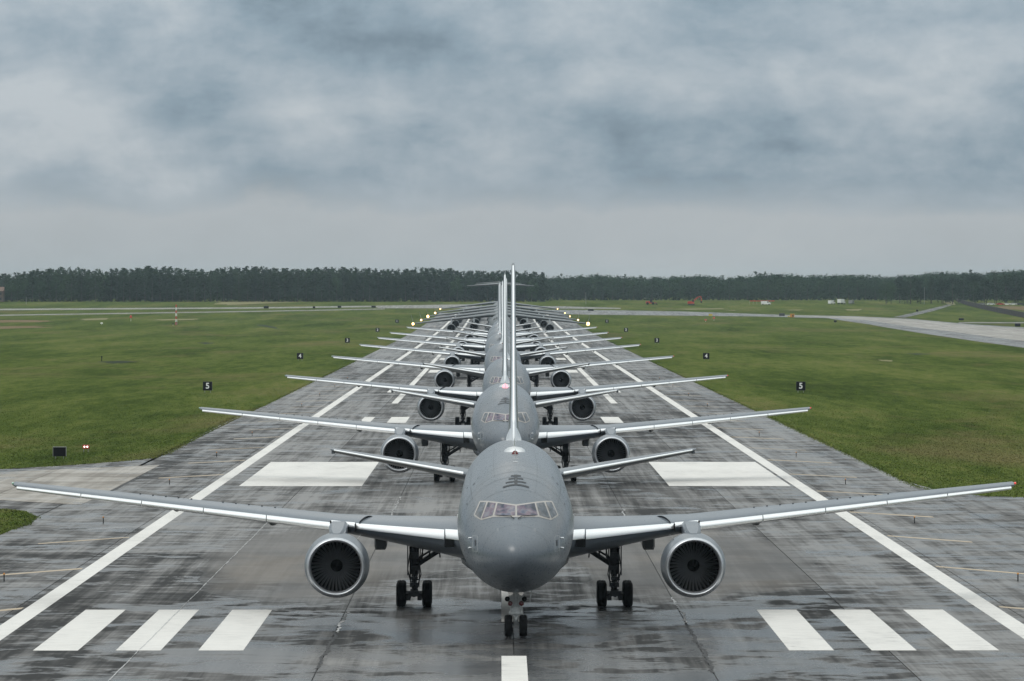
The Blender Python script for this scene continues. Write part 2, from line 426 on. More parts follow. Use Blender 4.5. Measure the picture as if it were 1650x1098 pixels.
# runway: dark bed, then asphalt lanes with open joints between them
RW = 30.5; Y0, Y1 = 60, 2300
sheet('runway_bed', [[(-RW-.1, Y0), (RW+.1, Y0), (RW+.1, Y1), (-RW-.1, Y1)]], .015, M['joint'])
runway = empty('runway'); runway['kind'] = 'structure'
edges_x = [-30.5, -22.86, -15.24, -7.62, 0, 7.62, 15.24, 22.86, 30.5]
for i in range(8):
    for y in range(60, Y1, 100):
        y2 = min(y+100, Y1)
        mm = M['shoulder'] if i in (0, 7) else M['runway']
        a, b = edges_x[i]+.025, edges_x[i+1]-.025
        link('asphalt_lane', sheet_mesh('asphalt_lane', [[(a, y+.004), (b, y+.004), (b, y2-.004), (a, y2-.004)]], .05, mm, .034), runway)

LG = [Gp(*p) for p in ((0, 757), (94, 752), (189, 745), (245, 739.5), (271, 731), (292.6, 719), (325.6, 700), (372, 677), (420, 655.5))]
LI = [Gp(*p) for p in ((0, 822), (33, 825.4), (54, 835), (42, 846.6), (23.6, 857.5), (0, 868))]
tw_l = [(-RW-.02, LI[3][1]-2)] + [LI[2], LI[1], LI[0], (-60, LI[0][1]+1), (-220, LI[0][1]+2), (-220, LG[0][1]+8), (-60, LG[0][1]+1)] + [(min(x, -RW-.03), y) for x, y in LG]
RG = [Gp(*p) for p in ((1229, 669.6), (1314, 717), (1362, 738), (1408.5, 757), (1451, 776), (1477, 786.6), (1521.7, 794.6), (1592, 801), (1650, 802.6))]
tw_r = [(RW+.02, 225), (48, 244), (70, 250), (220, 252), (220, RG[-1][1]+2), (60, RG[-1][1]+.5)] + [(x, y) for x, y in RG[:5:-1]] + [(RW+.02, RG[4][1])]
sheet('taxiway', [tw_l], .045, M['shoulder']); sheet('taxiway', [tw_r], .045, M['shoulder'])
# concrete slabs of the left turn-off
band_c = [Gp(0, 808), Gp(130, 815), Gp(189, 790), Gp(257, 751), Gp(94, 758), Gp(0, 763)]
band_c = [(-200, band_c[0][1]-3)] + band_c + [(-200, band_c[-1][1]+3)]
sheet('concrete_bed', [band_c], .055, M['joint'])
turn = empty('concrete_turnoff'); turn['kind'] = 'structure'
for ix in range(16):
    for iy in range(14):
        x1 = -29-ix*7.6; yy = 300+iy*8.0
        pc = clip_rect(band_c, x1-7.6+.03, x1-.03, yy+.03, yy+8-.03)
        if len(pc) >= 3:
            me = sheet_mesh('concrete_slab', [pc], .075, M['concrete'], .018); link('concrete_slab', me, turn)
# painted markings
runway_marks = empty('runway_marking'); runway_marks['kind'] = 'structure'
ZM = .056
def mark(name, poly, m=M['mark'], dz=ZM): return sheet(name, [poly], dz, m, runway_marks)
def rect(x0, x1, y0, y1): return [(x0, y0), (x1, y0), (x1, y1), (x0, y1)]
for s in (-1, 1):
    mark('edge_stripe', rect(*sorted((s*21.45, s*22.4)), Y0, 2290))
    mark('inner_stripe', rect(*sorted((s*13.8, s*14.65)), 602, 2200))
    for k in range(3):
        a, b = sorted((s*(11.0+3.36*k), s*(12.83+3.36*k)))
        o_ = .2 if s > 0 else 0
        mark('touchdown_bar', rect(a+o_, b+o_, 189.1, 213.3))
    for (y0, y1, x0, x1) in ((514, 538, 11.0, 13.1), (667, 690, 14.2, 16.8), (828, 856, 11.4, 13.4), (980, 1008, 11.4, 13.4)):
        mark('touchdown_bar', rect(*sorted((s*x0, s*x1)), y0, y1))
mark('touchdown_bar', rect(-16.2, -15.0, 514, 538))
for x0, x1 in ((-20.1, -10.9), (12.1, 21.2)):
    mark('aiming_point', rect(x0, x1, 348, 397))
for y in [60, 125]+[205.5+61*k for k in range(33)]:
    mark('centre_dash', rect(-.5, .5, y, y+36.6 if y > 200 else (y+36 if y < 100 else 186.3)))
# shoulder chevrons, worn
for s in (-1, 1):
    for k in range(17):
        ye = 214+31.2*k+random.uniform(-1, 1)
        if s < 0 and 300 < ye < 345: continue
        L0 = random.uniform(4.2, 5.2)
        x0, x1 = 22.55, 22.55+L0
        wd = random.uniform(.5, .9)
        mark('shoulder_chevron', [(s*x0, ye), (s*x1, ye-7.0), (s*x1, ye-7.0+wd*1.6), (s*x0, ye+wd*1.6)][::s], M['mark_old'])
    for k in range(6):
        ye = 229+31.2*k+60
        mark('shoulder_line', [(s*22.6, ye), (s*26.2, ye-5.0), (s*26.2, ye-4.6), (s*22.6, ye+.45)][::s], M['mark_thin'])
# crack fillings wandering along two joints
def ragged(x, y0, y1, w, seed, amp=.06):
    rnd = random.Random(seed); n = int((y1-y0)/.35); Lf = []; Rt = []; off = 0
    for i in range(n+1):
        y = y0+(y1-y0)*i/n; off = off*.8+rnd.uniform(-amp, amp); ww = w*rnd.uniform(.15, 1.2)
        Lf.append((x+off-ww, y)); Rt.append((x+off+ww, y))
    return Lf, Rt
for x, y0, y1, w_, mname, sd_ in ((-7.62, 180, 200, .10, 'joint', 1), (-7.58, 199, 212, .08, 'mark_thin', 2), (7.62, 178, 205, .11, 'joint', 3), (7.66, 204, 222, .07, 'mark_thin', 4), (-15.24, 150, 300, .03, 'mark_thin', 5), (7.6, 290, 312, .07, 'mark_thin', 8), (-7.6, 300, 330, .05, 'mark_thin', 9)):
    Lf, Rt = ragged(x, y0, y1, w_, sd_, .008 if sd_ in (5, 6) else .06)
    mbk = MB(); mbk.grid([[(a[0], a[1], .0605), (b[0], b[1], .0605)] for a, b in zip(Lf, Rt)])
    oo = mbk.build('crack_filler', M[mname], runway_marks, False)
    for p in oo.data.polygons: pass
# far pavements
def farp(name, pts, m, dz=.02): return sheet(name, [[Gp(*p) for p in pts]], dz, m)
farp('far_taxiway', [(-300, 500), (0, 497.8), (430, 495.3), (760, 491.5), (760, 493.2), (430, 497.4), (0, 500.3), (-300, 502.5)], M['strip_far'])
farp('far_taxiway', [(-300, 509.5), (0, 507.4), (430, 501.0), (620, 497.5), (620, 498.8), (430, 502.5), (0, 509.2), (-300, 513)], M['strip_far'])
farp('crossing_taxiway', [(600, 493.3), (900, 493.8), (1000, 496.5), (1000, 498), (760, 497.2), (610, 497.0)], M['strip_far'], .03)
farp('diverging_shoulder', [(850, 499.3), (1000, 500.5), (1100, 502.3), (1267, 507.8), (1377, 510), (1467, 514), (1567, 523), (1650, 528), (2000, 552), (2000, 640), (1650, 561), (1533, 544.5), (1400, 523), (1333, 513), (1220, 510.3), (1100, 509), (960, 507.5), (870, 506)], M['shoulder'], .035)
farp('diverging_runway', [(1240, 508.4), (1377, 511), (1467, 515.3), (1567, 524.5), (1650, 530.5), (2000, 556), (2000, 610), (1650, 550), (1533, 535), (1400, 517), (1320, 511)], M['concrete_far'], .05)
farp('access_road', [(1440, 511.5), (1458, 512.3), (1506, 501), (1534, 492), (1529, 491.5), (1495, 499)], M['shoulder'], .055)
farp('mound_path', [(1527, 491.5), (1540, 492), (1536, 488), (1518, 488)], M['soil_sand'], .03)
farp('perimeter_track', [(1545, 519.6), (1700, 519.6), (1700, 521.6), (1545, 521.3)], M['strip_far'], .06)
for nm, pts, mm in (('soil_patch', [(-60, 516), (60, 515.5), (110, 518), (60, 520), (-60, 521)], 'soil_red'), ('soil_patch', [(-60, 527), (70, 525), (95, 528), (-60, 533)], 'soil_red'),
                    ('soil_patch', [(125, 514), (180, 512), (175, 516), (130, 517)], 'soil_sand'), ('soil_patch', [(240, 515), (330, 513.5), (325, 516), (245, 517)], 'soil_sand'),
                    ('soil_patch', [(1058, 498.2), (1180, 496.4), (1180, 498.6), (1100, 499.8)], 'soil_sand'), ('soil_patch', [(1160, 500.2), (1190, 499.8), (1185, 501.5)], 'soil_sand'),
                    ('soil_patch', [(1358, 498.5), (1392, 498), (1388, 501.3), (1362, 501)], 'soil_sand'), ('soil_patch', [(1250, 500), (1300, 498.6), (1292, 501)], 'soil_sand'),
                    ('soil_patch', [(1412, 580), (1440, 580.5), (1441, 583.5), (1418, 582.5)], 'soil_sand'), ('soil_patch', [(1585, 489.5), (1720, 489), (1720, 506), (1630, 500)], 'soil_red'),
                    ('soil_patch', [(330, 488.5), (520, 486.5), (520, 488), (330, 490)], 'soil_sand'), ('ditch', [(145, 583.5), (205, 581), (232, 584), (180, 587)], 'ditch'),
                    ('ditch', [(312, 552.5), (330, 551.5), (352, 553), (332, 555.5)], 'ditch'), ('ditch', [(405, 523.5), (425, 523), (450, 528), (452, 532), (438, 529)], 'ditch'), ('ditch', [(1452, 570), (1480, 569.6), (1510, 571), (1478, 572.6)], 'ditch')):
    P2 = [Gp(*p) for p in pts]
    # ragged outline
    out = []; rnd = random.Random(len(pts)*7+int(abs(P2[0][0])))
    cxx = sum(p[0] for p in P2)/len(P2); cyy = sum(p[1] for p in P2)/len(P2)
    for i in range(len(P2)):
        a, b = P2[i], P2[(i+1) % len(P2)]
        for j in range(6):
            t = j/6; k = .82+rnd.uniform(-.2, .1); x = a[0]+(b[0]-a[0])*t; y = a[1]+(b[1]-a[1])*t
            out.append((cxx+(x-cxx)*k, cyy+(y-cyy)*k))
    sheet(nm, [out], .028, M[mm])

# grass tufts near enough to tell: along the pavement edges and over the near turf
def inside(px, py, poly):
    r = np.zeros(len(px), bool); n = len(poly)
    for i in range(n):
        x1, y1 = poly[i]; x2, y2 = poly[(i+1) % n]
        c = ((y1 > py) != (y2 > py)) & (px < (x2-x1)*(py-y1)/(y2-y1+1e-12)+x1); r ^= c
    return r
tuft_x, tuft_y, tuft_s = [], [], []
rs = np.random.RandomState(3)
def scatter(n, x0, x1, y0, y1, size):
    u = rs.rand(n); y = 1/(1/y1+u*(1/y0-1/y1)); x = rs.uniform(x0, x1, n)
    ok = (rs.rand(n) < np.clip((780-y)/330, 0, 1)**1.5) & (np.abs(x) > RW+.05) & ~inside(x, y, tw_l) & ~inside(x, y, tw_r)
    tuft_x.append(x[ok]); tuft_y.append(y[ok]); tuft_s.append(np.full(ok.sum(), size))
scatter(330000, -85, -30, 262, 780, .9); scatter(330000, 30, 100, 320, 780, .9)
def along(pts, n, w_):
    pts = np.array(pts); d = np.hypot(*np.diff(pts, axis=0).T); c = np.r_[0, np.cumsum(d)]; t = rs.rand(n)*c[-1]
    x = np.interp(t, c, pts[:, 0]); y = np.interp(t, c, pts[:, 1]); x = x+rs.normal(0, w_, n); y = y+rs.normal(0, w_*2, n)
    tuft_x.append(x); tuft_y.append(y); tuft_s.append(np.full(n, 1.5))
along([(-60, LG[0][1]+1)]+LG, 6000, .22); along([(max(x, RW), y) for x, y in RG]+[(60, RG[-1][1])], 6000, .22)
along([LI[0], LI[1], LI[2], LI[3], (-31, LI[5][1])], 3000, .15)
along([(-RW, LG[-1][1]), (-RW, 1000)], 7000, .14); along([(RW, RG[0][1]), (RW, 1000)], 7000, .14)
tx = np.concatenate(tuft_x); ty = np.concatenate(tuft_y); tsz = np.concatenate(tuft_s); n_t = len(tx)
a = rs.rand(n_t)*PI*.6-PI*.3; wdt = (.06+.08*rs.rand(n_t))*tsz*.5; hgt = (.03+.06*rs.rand(n_t))*tsz
V = np.zeros((n_t, 3, 3))
V[:, 0] = np.c_[tx-np.cos(a)*wdt, ty-np.sin(a)*wdt, np.full(n_t, -.01)]
V[:, 1] = np.c_[tx+np.cos(a)*wdt, ty+np.sin(a)*wdt, np.full(n_t, -.01)]
V[:, 2] = np.c_[tx+rs.normal(0, .06, n_t), ty+rs.normal(0, .1, n_t), hgt]
def tri_mesh(name, V, m):
    me = bpy.data.meshes.new(name); k = len(V)
    me.vertices.add(k*3); me.vertices.foreach_set('co', V.reshape(-1).astype(np.float32))
    me.loops.add(k*3); me.loops.foreach_set('vertex_index', np.arange(k*3, dtype=np.int32))
    me.polygons.add(k); me.polygons.foreach_set('loop_start', np.arange(0, k*3, 3, dtype=np.int32))
    try: me.polygons.foreach_set('loop_total', np.full(k, 3, dtype=np.int32))
    except Exception: pass
    me.materials.append(m); me.update(calc_edges=True); return me
o = link('grass', tri_mesh('grass', V, M['blades'])); tag(o, 'short green turf beside the runway and turn-offs', 'grass', kind='stuff')

# ------------------------------------------------------------------ forest
def crown_tris(kind, rnd, h, n, big=1.0):
    """leaf clumps through the crown's volume"""
    out = []
    lobes = []
    if kind == 'pine':
        base = h*rnd.uniform(.14, .34)
        for i in range(11):
            t = i/10; r = (1-t)**.7*h*.20+h*.055; zz = base+(h-base)*t
            for j in range(3 if t < .8 else 1):
                a = rnd.random()*2*PI; k = rnd.uniform(.25, .95)
                lobes.append((r*k*math.cos(a), r*k*math.sin(a), zz-r*.1, r*.62, r*.42+.6))
    else:
        for i in range(20):
            t = rnd.random()**.8; a = rnd.random()*2*PI; zz = h*(.12+.74*t); r = h*.36*math.sqrt(max(.05, 1-((t-.45)/.6)**2))
            k = rnd.uniform(.3, .8); lobes.append((r*k*math.cos(a), r*k*math.sin(a), zz, h*.13, h*.11))
        lobes.append((0, 0, h*.87, h*.14, h*.12))
    for _ in range(n):
        l = lobes[rnd.randrange(len(lobes))]
        u = rnd.uniform(-1, 1); a = rnd.random()*2*PI; q = math.sqrt(1-u*u); rr = rnd.random()**.35
        c = Vector((l[0]+l[3]*q*math.cos(a)*rr, l[1]+l[3]*q*math.sin(a)*rr, l[2]+l[4]*u*rr))
        s = rnd.uniform(.4, .9)*big
        out.append([c+Vector((rnd.uniform(-s, s), rnd.uniform(-s, s), rnd.uniform(-s*.6, s*.6))) for _ in range(3)])
    return np.array([[list(p) for p in t] for t in out])
protos = {}
rt = random.Random(11)
for kind in ('pine', 'broad', 'near_broad'):
    protos[kind] = []
    for i in range(7):
        h = 19.0
        me_c = tri_mesh('crown', crown_tris(kind, rt, h, 1000 if kind == 'pine' else 1400, 1.1), M[kind])
        tb = MB(); lean = rt.uniform(-.4, .4)
        tb.tube((0, 0, -.3), (lean, 0, h*.55), .28, .17, 7); tb.tube((lean, 0, h*.55), (lean*1.3, 0, h*.93), .17, .04, 6)
        for j in range(6):
            a = rt.random()*2*PI; z = h*rt.uniform(.35, .8); tb.tube((lean*z/h, 0, z), (math.cos(a)*2.4, math.sin(a)*2.4, z+1.3), .07, .02, 4)
        protos[kind].append((me_c, tb.mesh('trunk', M['bark'])))
def tree(kind, x, y, h, label, group, name):
    r = empty(name, (x, y, gz(y)), rt.random()*6.28); k = h/19; kw = rt.uniform(.85, 1.15); r.scale = (k*kw, k*kw, k)
    if group: label = ('tall ' if h > 18.4 else 'low ' if h < 16.2 else 'middling ')+('broad ' if kw > 1.05 else 'slim ' if kw < .95 else '')+label
    tag(r, label, 'tree', group); mc, mt = rt.choice(protos[kind])
    link('crown', mc, r); link('trunk', mt, r); return r
def top_left(px): return np.interp(px, [-400, 0, 25, 60, 100, 230, 330, 640, 760, 860, 960], [436, 440, 441, 437, 434, 432, 435, 433, 436, 442, 445])
def top_right(px): return np.interp(px, [860, 950, 1120, 1300, 1420, 1520, 1560, 1650, 2000], [443, 441, 442, 440, 441, 436, 437, 435, 434])
def place_word(px):
    marks = [(60, 'at the left end of the picture'), (180, 'above the dark drain post'), (260, 'between the marker post and the lattice mast'), (330, 'behind the red and white lattice mast'),
             (460, 'above the leftmost dark taxiway sign'), (560, 'above the middle taxiway signs'), (660, 'above the rightmost taxiway sign'), (760, 'left of the tall grey tails'), (900, 'behind the tall grey tails'), (1000, 'beside the thin pole right of the tails'),
             (1080, 'behind the dull red loader'), (1160, 'behind the red excavator'), (1260, 'behind the red barrier fence'), (1400, 'behind the three white vehicles'), (1520, 'behind the tall pale pole'), (1600, 'behind the dark fence')]
    for k, t_ in marks:
        if px < k: return t_
    return 'above the parked cars at the right'
def hgt_for(py, y): return (HY-py)*y/FPX+HC-gz(y)
x = -380.0
while x < 22:
    y = 2800+rt.uniform(-6, 10); px = (x-CX)*FPX/y+VX
    broad = rt.random() < (.55 if px < 150 else .12)
    tree('broad' if broad else 'pine', x, y, hgt_for(top_left(px), y)*rt.uniform(.90, .98) * (.86 if broad else 1),
         ('leafy tree fronting the left wood, ' if broad else 'pine fronting the left wood, ')+place_word(px),
         'leafy trees of the left forest edge' if broad else 'pines of the left forest edge', 'leafy_tree' if broad else 'pine_tree')
    x += rt.uniform(3.4, 5.2)
x = 30.0
while x < 470:
    y = 3180+rt.uniform(-10, 15)
    px = (x-CX)*FPX/y+VX
    tree('broad', x, y, hgt_for(top_right(px), y)*rt.uniform(.8, .95), 'leafy tree of the far wood, '+place_word(px), 'leafy trees of the right forest edge', 'leafy_tree')
    x += rt.uniform(5.5, 8)
for px, tp, kind, lab in [(q, 445+rt.uniform(-5, 5), 'broad' if rt.random() < .7 else 'pine', None) for q in range(1450, 1760, 17)]+list(((1428, 452, 'broad', None), (1436, 453, 'broad', 'pale green round tree standing alone before the right-hand wood'), (1462, 449, 'pine', None), (1478, 447, 'pine', None), (1500, 446, 'pine', None), (1520, 449, 'broad', None), (1545, 447, 'pine', None),
                          (1563, 437, 'pine', 'tall dark pine rising above its neighbours at the right of the wood'), (1572, 438, 'broad', None), (1590, 446, 'broad', None), (1606, 442, 'pine', None), (1622, 440, 'broad', None), (1640, 443, 'broad', None), (1660, 441, 'pine', None), (1685, 440, 'broad', None), (1710, 440, 'pine', None), (1740, 441, 'broad', None), (1648, 478, 'broad', 'low bush beside the red soil at the right edge'), (1512, 479, 'broad', 'low dark bush at the top of the mound path'))):
    y = 2700+rt.uniform(-15, 25); h = hgt_for(tp, y); mk = 'near_broad' if (kind == 'broad' and px > 1440) else kind
    if tp > 470: y = 2600 if px > 1600 else 2740; h = 3.4
    tree(mk, at_depth(px, y), y, h, lab or ('leafy' if kind == 'broad' else 'pine')+' tree in the nearer clump, '+('left of' if px < 1490 else 'right of')+' the tall pale pole', None if lab else 'nearer %s trees on the right' % kind, 'bush' if h < 6 else ('leafy_tree' if kind == 'broad' else 'pine_tree'))
# the wood behind the front row reads as one mass
def forest(name, kind_mix, x0, x1, y0, rows, dx, topf, label, seed, k_n):
    rnd = random.Random(seed); acc = []; base = {}
    for kd in ('pine', 'broad'): base[kd] = [crown_tris(kd, rnd, 19.0, k_n, 1.35) for _ in range(5)]
    for r_ in range(rows):
        x = x0+rnd.uniform(0, dx)
        while x < x1:
            y = y0+r_*9+rnd.uniform(-3, 3); px = (x-CX)*FPX/y+VX
            kd = 'broad' if rnd.random() < kind_mix else 'pine'
            h = hgt_for(topf(px), y)*(rnd.uniform(.90, 1.03)+.035*math.sin(x*.11)+.03*math.sin(x*.037+1)); T = rnd.choice(base[kd])*[h/19*1.15, h/19*1.15, h/19]; a = rnd.random()*6.28
            c, s = math.cos(a), math.sin(a); T2 = T.copy(); T2[..., 0] = T[..., 0]*c-T[..., 1]*s+x; T2[..., 1] = T[..., 0]*s+T[..., 1]*c+y; T2[..., 2] += gz(y)-.5
            acc.append(T2); x += dx*rnd.uniform(.7, 1.3)
        # undergrowth that closes the foot of the wood
    nb = int((x1-x0)*30); bx_ = np.array([rnd.uniform(x0, x1) for _ in range(nb)]); by = np.array([y0+rnd.uniform(-2, rows*9) for _ in range(nb)]); bz = np.array([rnd.uniform(0, 13.0) for _ in range(nb)])
    cpt = np.stack([bx_, by, bz+ground_raw(2800)], -1)[:, None, :]+np.random.RandomState(seed).uniform(-1.5, 1.5, (nb, 3, 3)); acc.append(cpt)
    o = link(name, tri_mesh(name, np.concatenate(acc), M['broad' if kind_mix > .5 else 'pine'])); tag(o, label, 'forest', kind='stuff'); return o
forest('forest', .2, -480, 26, 2816, 6, 4.6, top_left, 'dense dark pine wood behind the left half of the airfield', 21, 640)
forest('forest', .95, 22, 480, 3205, 5, 6.5, top_right, 'low bluish broadleaf wood behind the right half of the airfield', 22, 640)

# ------------------------------------------------------------------ tanker jet (local: x right, y aft from the nose, z up)
SQ = lambda v: math.sqrt(v)
FY = [0, .15, .5, 1, 1.9, 2.9, 3.6, 4.5, 6, 8, 10, 12, 31, 34, 38, 42, 45, 47.5, 48.4]
f_top = interp([SQ(v) for v in FY], [3.72, 4.14, 4.48, 4.80, 5.26, 5.84, 6.18, 6.54, 6.97, 7.23, 7.34, 7.36, 7.36, 7.36, 7.30, 7.20, 7.02, 6.7, 6.45])
f_bot = interp([SQ(v) for v in FY], [3.70, 3.28, 2.95, 2.66, 2.32, 2.10, 2.01, 1.95, 1.92, 1.92, 1.92, 1.92, 1.95, 2.2, 3.0, 4.05, 4.9, 5.7, 6.15])
f_hw = interp([SQ(v) for v in FY], [.01, .46, .87, 1.22, 1.68, 1.99, 2.14, 2.28, 2.42, 2.49, 2.512, 2.515, 2.515, 2.48, 2.22, 1.70, 1.18, .60, .22])
def fus(y, th, off=0.0):
    q = SQ(max(y, 0)); t, b, h = f_top(q), f_bot(q), f_hw(q); zc = (t+b)/2; hh = (t-b)/2
    return Vector(((h+off)*math.cos(th), y, zc+(hh+off)*math.sin(th)))
def fus_inside(x, y, z):
    q = SQ(y); t, b, h = f_top(q), f_bot(q), f_hw(q); return (x/h)**2+((z-(t+b)/2)/((t-b)/2))**2 < 1
def proj_front(x, z, off=0.0):
    lo, hi = 0.0, 11.0
    for _ in range(34):
        m_ = (lo+hi)/2
        if fus_inside(x, m_, z): hi = m_
        else: lo = m_
    y = hi; e = .02
    def F(x, y, z):
        q = SQ(max(y, 1e-4)); t, b, h = f_top(q), f_bot(q), f_hw(q); return (x/h)**2+((z-(t+b)/2)/((t-b)/2))**2
    g = Vector((F(x+e, y, z)-F(x-e, y, z), F(x, y+e, z)-F(x, y-e, z), F(x, y, z+e)-F(x, y, z-e))).normalized()
    return Vector((x, y, z))+g*off
def top_pt(x, y, off):
    q = SQ(y); t, b, h = f_top(q), f_bot(q), f_hw(q); th = math.acos(max(-1, min(1, x/h))); return fus(y, th, off)
def patch_front(quad, off, nu=6, nv=6):
    a, b, c, d = quad; rows = []
    for j in range(nv+1):
        v = j/nv; row = []
        for i in range(nu+1):
            u = i/nu; x = (a[0]*(1-u)+b[0]*u)*(1-v)+(d[0]*(1-u)+c[0]*u)*v; z = (a[1]*(1-u)+b[1]*u)*(1-v)+(d[1]*(1-u)+c[1]*u)*v
            row.append(proj_front(x, z, off))
        rows.append(row)
    return rows
def airfoil(n=14, tc=.12, camber=.015):
    """closed ring TE -> upper -> LE -> lower, unit chord; (x, z)"""
    pts = []
    for i in range(n+1):
        x = .5*(1+math.cos(PI*i/n)); t = 5*tc*(.2969*math.sqrt(x)-.126*x-.3516*x*x+.2843*x**3-.1036*x**4); c = camber*4*x*(1-x); pts.append((x, c+t+.0008))
    for i in range(1, n):
        x = .5*(1-math.cos(PI*i/n)); t = 5*tc*(.2969*math.sqrt(x)-.126*x-.3516*x*x+.2843*x**3-.1036*x**4); c = camber*4*x*(1-x); pts.append((x, c-t-.0008))
    return pts
def section(x, le_y, le_z, ch, tc, tw, n=14, camber=.015):
    c, s = math.cos(tw), math.sin(tw)
    return [(x, le_y+ch*(u*c+v*s), le_z+ch*(v*c-u*s)) for u, v in airfoil(n, tc, camber)]
def surface(stations, side, n=14, camber=.015):
    return [section(side*x, *r, n, camber) for x, *r in stations]
def nose_section(x, le_y, le_z, ch, tc, tw, upf, lof, off, dy, dz):
    """closed crescent wrapped round the front of the section"""
    pts = []; k = 9; c, s = math.cos(tw), math.sin(tw)
    def af(u, sg):
        t = 5*tc*(.2969*math.sqrt(u)-.126*u-.3516*u*u+.2843*u**3-.1036*u**4); return .015*4*u*(1-u)+sg*t
    outer = [(upf*(1-i/k)**2, af(upf*(1-i/k)**2, 1)) for i in range(k)]+[(0, 0)]+[(lof*((i+1)/k)**2, af(lof*((i+1)/k)**2, -1)) for i in range(k)]
    O = []
    for u, v in outer:
        O.append((u*ch, v*ch))
    res = []
    m = len(O)
    for i in range(m):
        a = O[max(i-1, 0)]; b = O[min(i+1, m-1)]; t = (b[0]-a[0], b[1]-a[1]); l = math.hypot(*t) or 1; nx, nz = t[1]/l, -t[0]/l   # outward for this direction
        if nx > 0 and i in (m//2,): nx = -nx
        res.append((O[i][0]+nx*off, O[i][1]+nz*off))
    cenx = upf*ch*.75
    # inner return line
    inner = [(max(p[0], .0)+.01+off, p[1]*.55) for p in O[::-1][1:-1:3]]
    ring = res+inner
    return [(x, le_y+dy+(u*c+v*s), le_z+dz+(v*c-u*s)) for u, v in ring]
W_le_z = interp([0, 2.4, 7.5, 23.8], [3.45, 3.62, 4.02, 5.42])
W_ch = lambda x: np.interp(x, [0, 2.4, 7.9, 23.8], [11.9, 10.4, 6.75, 2.15])
W_tc = lambda x: np.interp(x, [0, 2.4, 7.9, 23.8], [.19, .18, .118, .10])
W_tw = lambda x: R(np.interp(x, [0, 7.9, 23.8], [4.4, 2.4, .2]))
W_le = lambda x: 15.3+(x-2.5)*.675
def wst(x): return (W_le(x), W_le_z(x), W_ch(x), W_tc(x), W_tw(x))
def wing_pt(x, u, upper=True, off=0.0):
    le_y, le_z, ch, tc, tw = wst(x)
    t = 5*tc*(.2969*math.sqrt(u)-.126*u-.3516*u*u+.2843*u**3-.1036*u**4); v = .015*4*u*(1-u)+(t if upper else -t); c, s = math.cos(tw), math.sin(tw)
    return Vector((x, le_y+ch*(u*c+v*s), le_z+ch*(v*c-u*s)+off))

def wheel_mesh(r, w_, hub):
    mb = MB(); h = w_/2
    mb.lathe((0, 0, 0), [(-h*.55, r*.55), (-h*.95, r*.66), (-h, r*.8), (-h*.86, r*.93), (-h*.62, r*.985), (-h*.6, r*.965), (-h*.5, r*.965), (-h*.48, r*1.0), (-h*.15, r), (-h*.13, r*.975), (h*.13, r*.975), (h*.15, r), (h*.48, r*1.0), (h*.5, r*.965), (h*.6, r*.965), (h*.62, r*.985), (h*.86, r*.93), (h, r*.8), (h*.95, r*.66), (h*.55, r*.55)], 'x', 28)
    mb.cur = 1
    mb.lathe((0, 0, 0), [(-h*.6, .01), (-h*.62, r*.2), (-h*.35, r*.28), (-h*.4, r*.5), (-h*.56, r*.56)], 'x', 20)
    mb.lathe((0, 0, 0), [(h*.6, .01), (h*.62, r*.2), (h*.35, r*.28), (h*.4, r*.5), (h*.56, r*.56)], 'x', 20)
    return mb.mesh('wheel', [M['tyre'], hub])

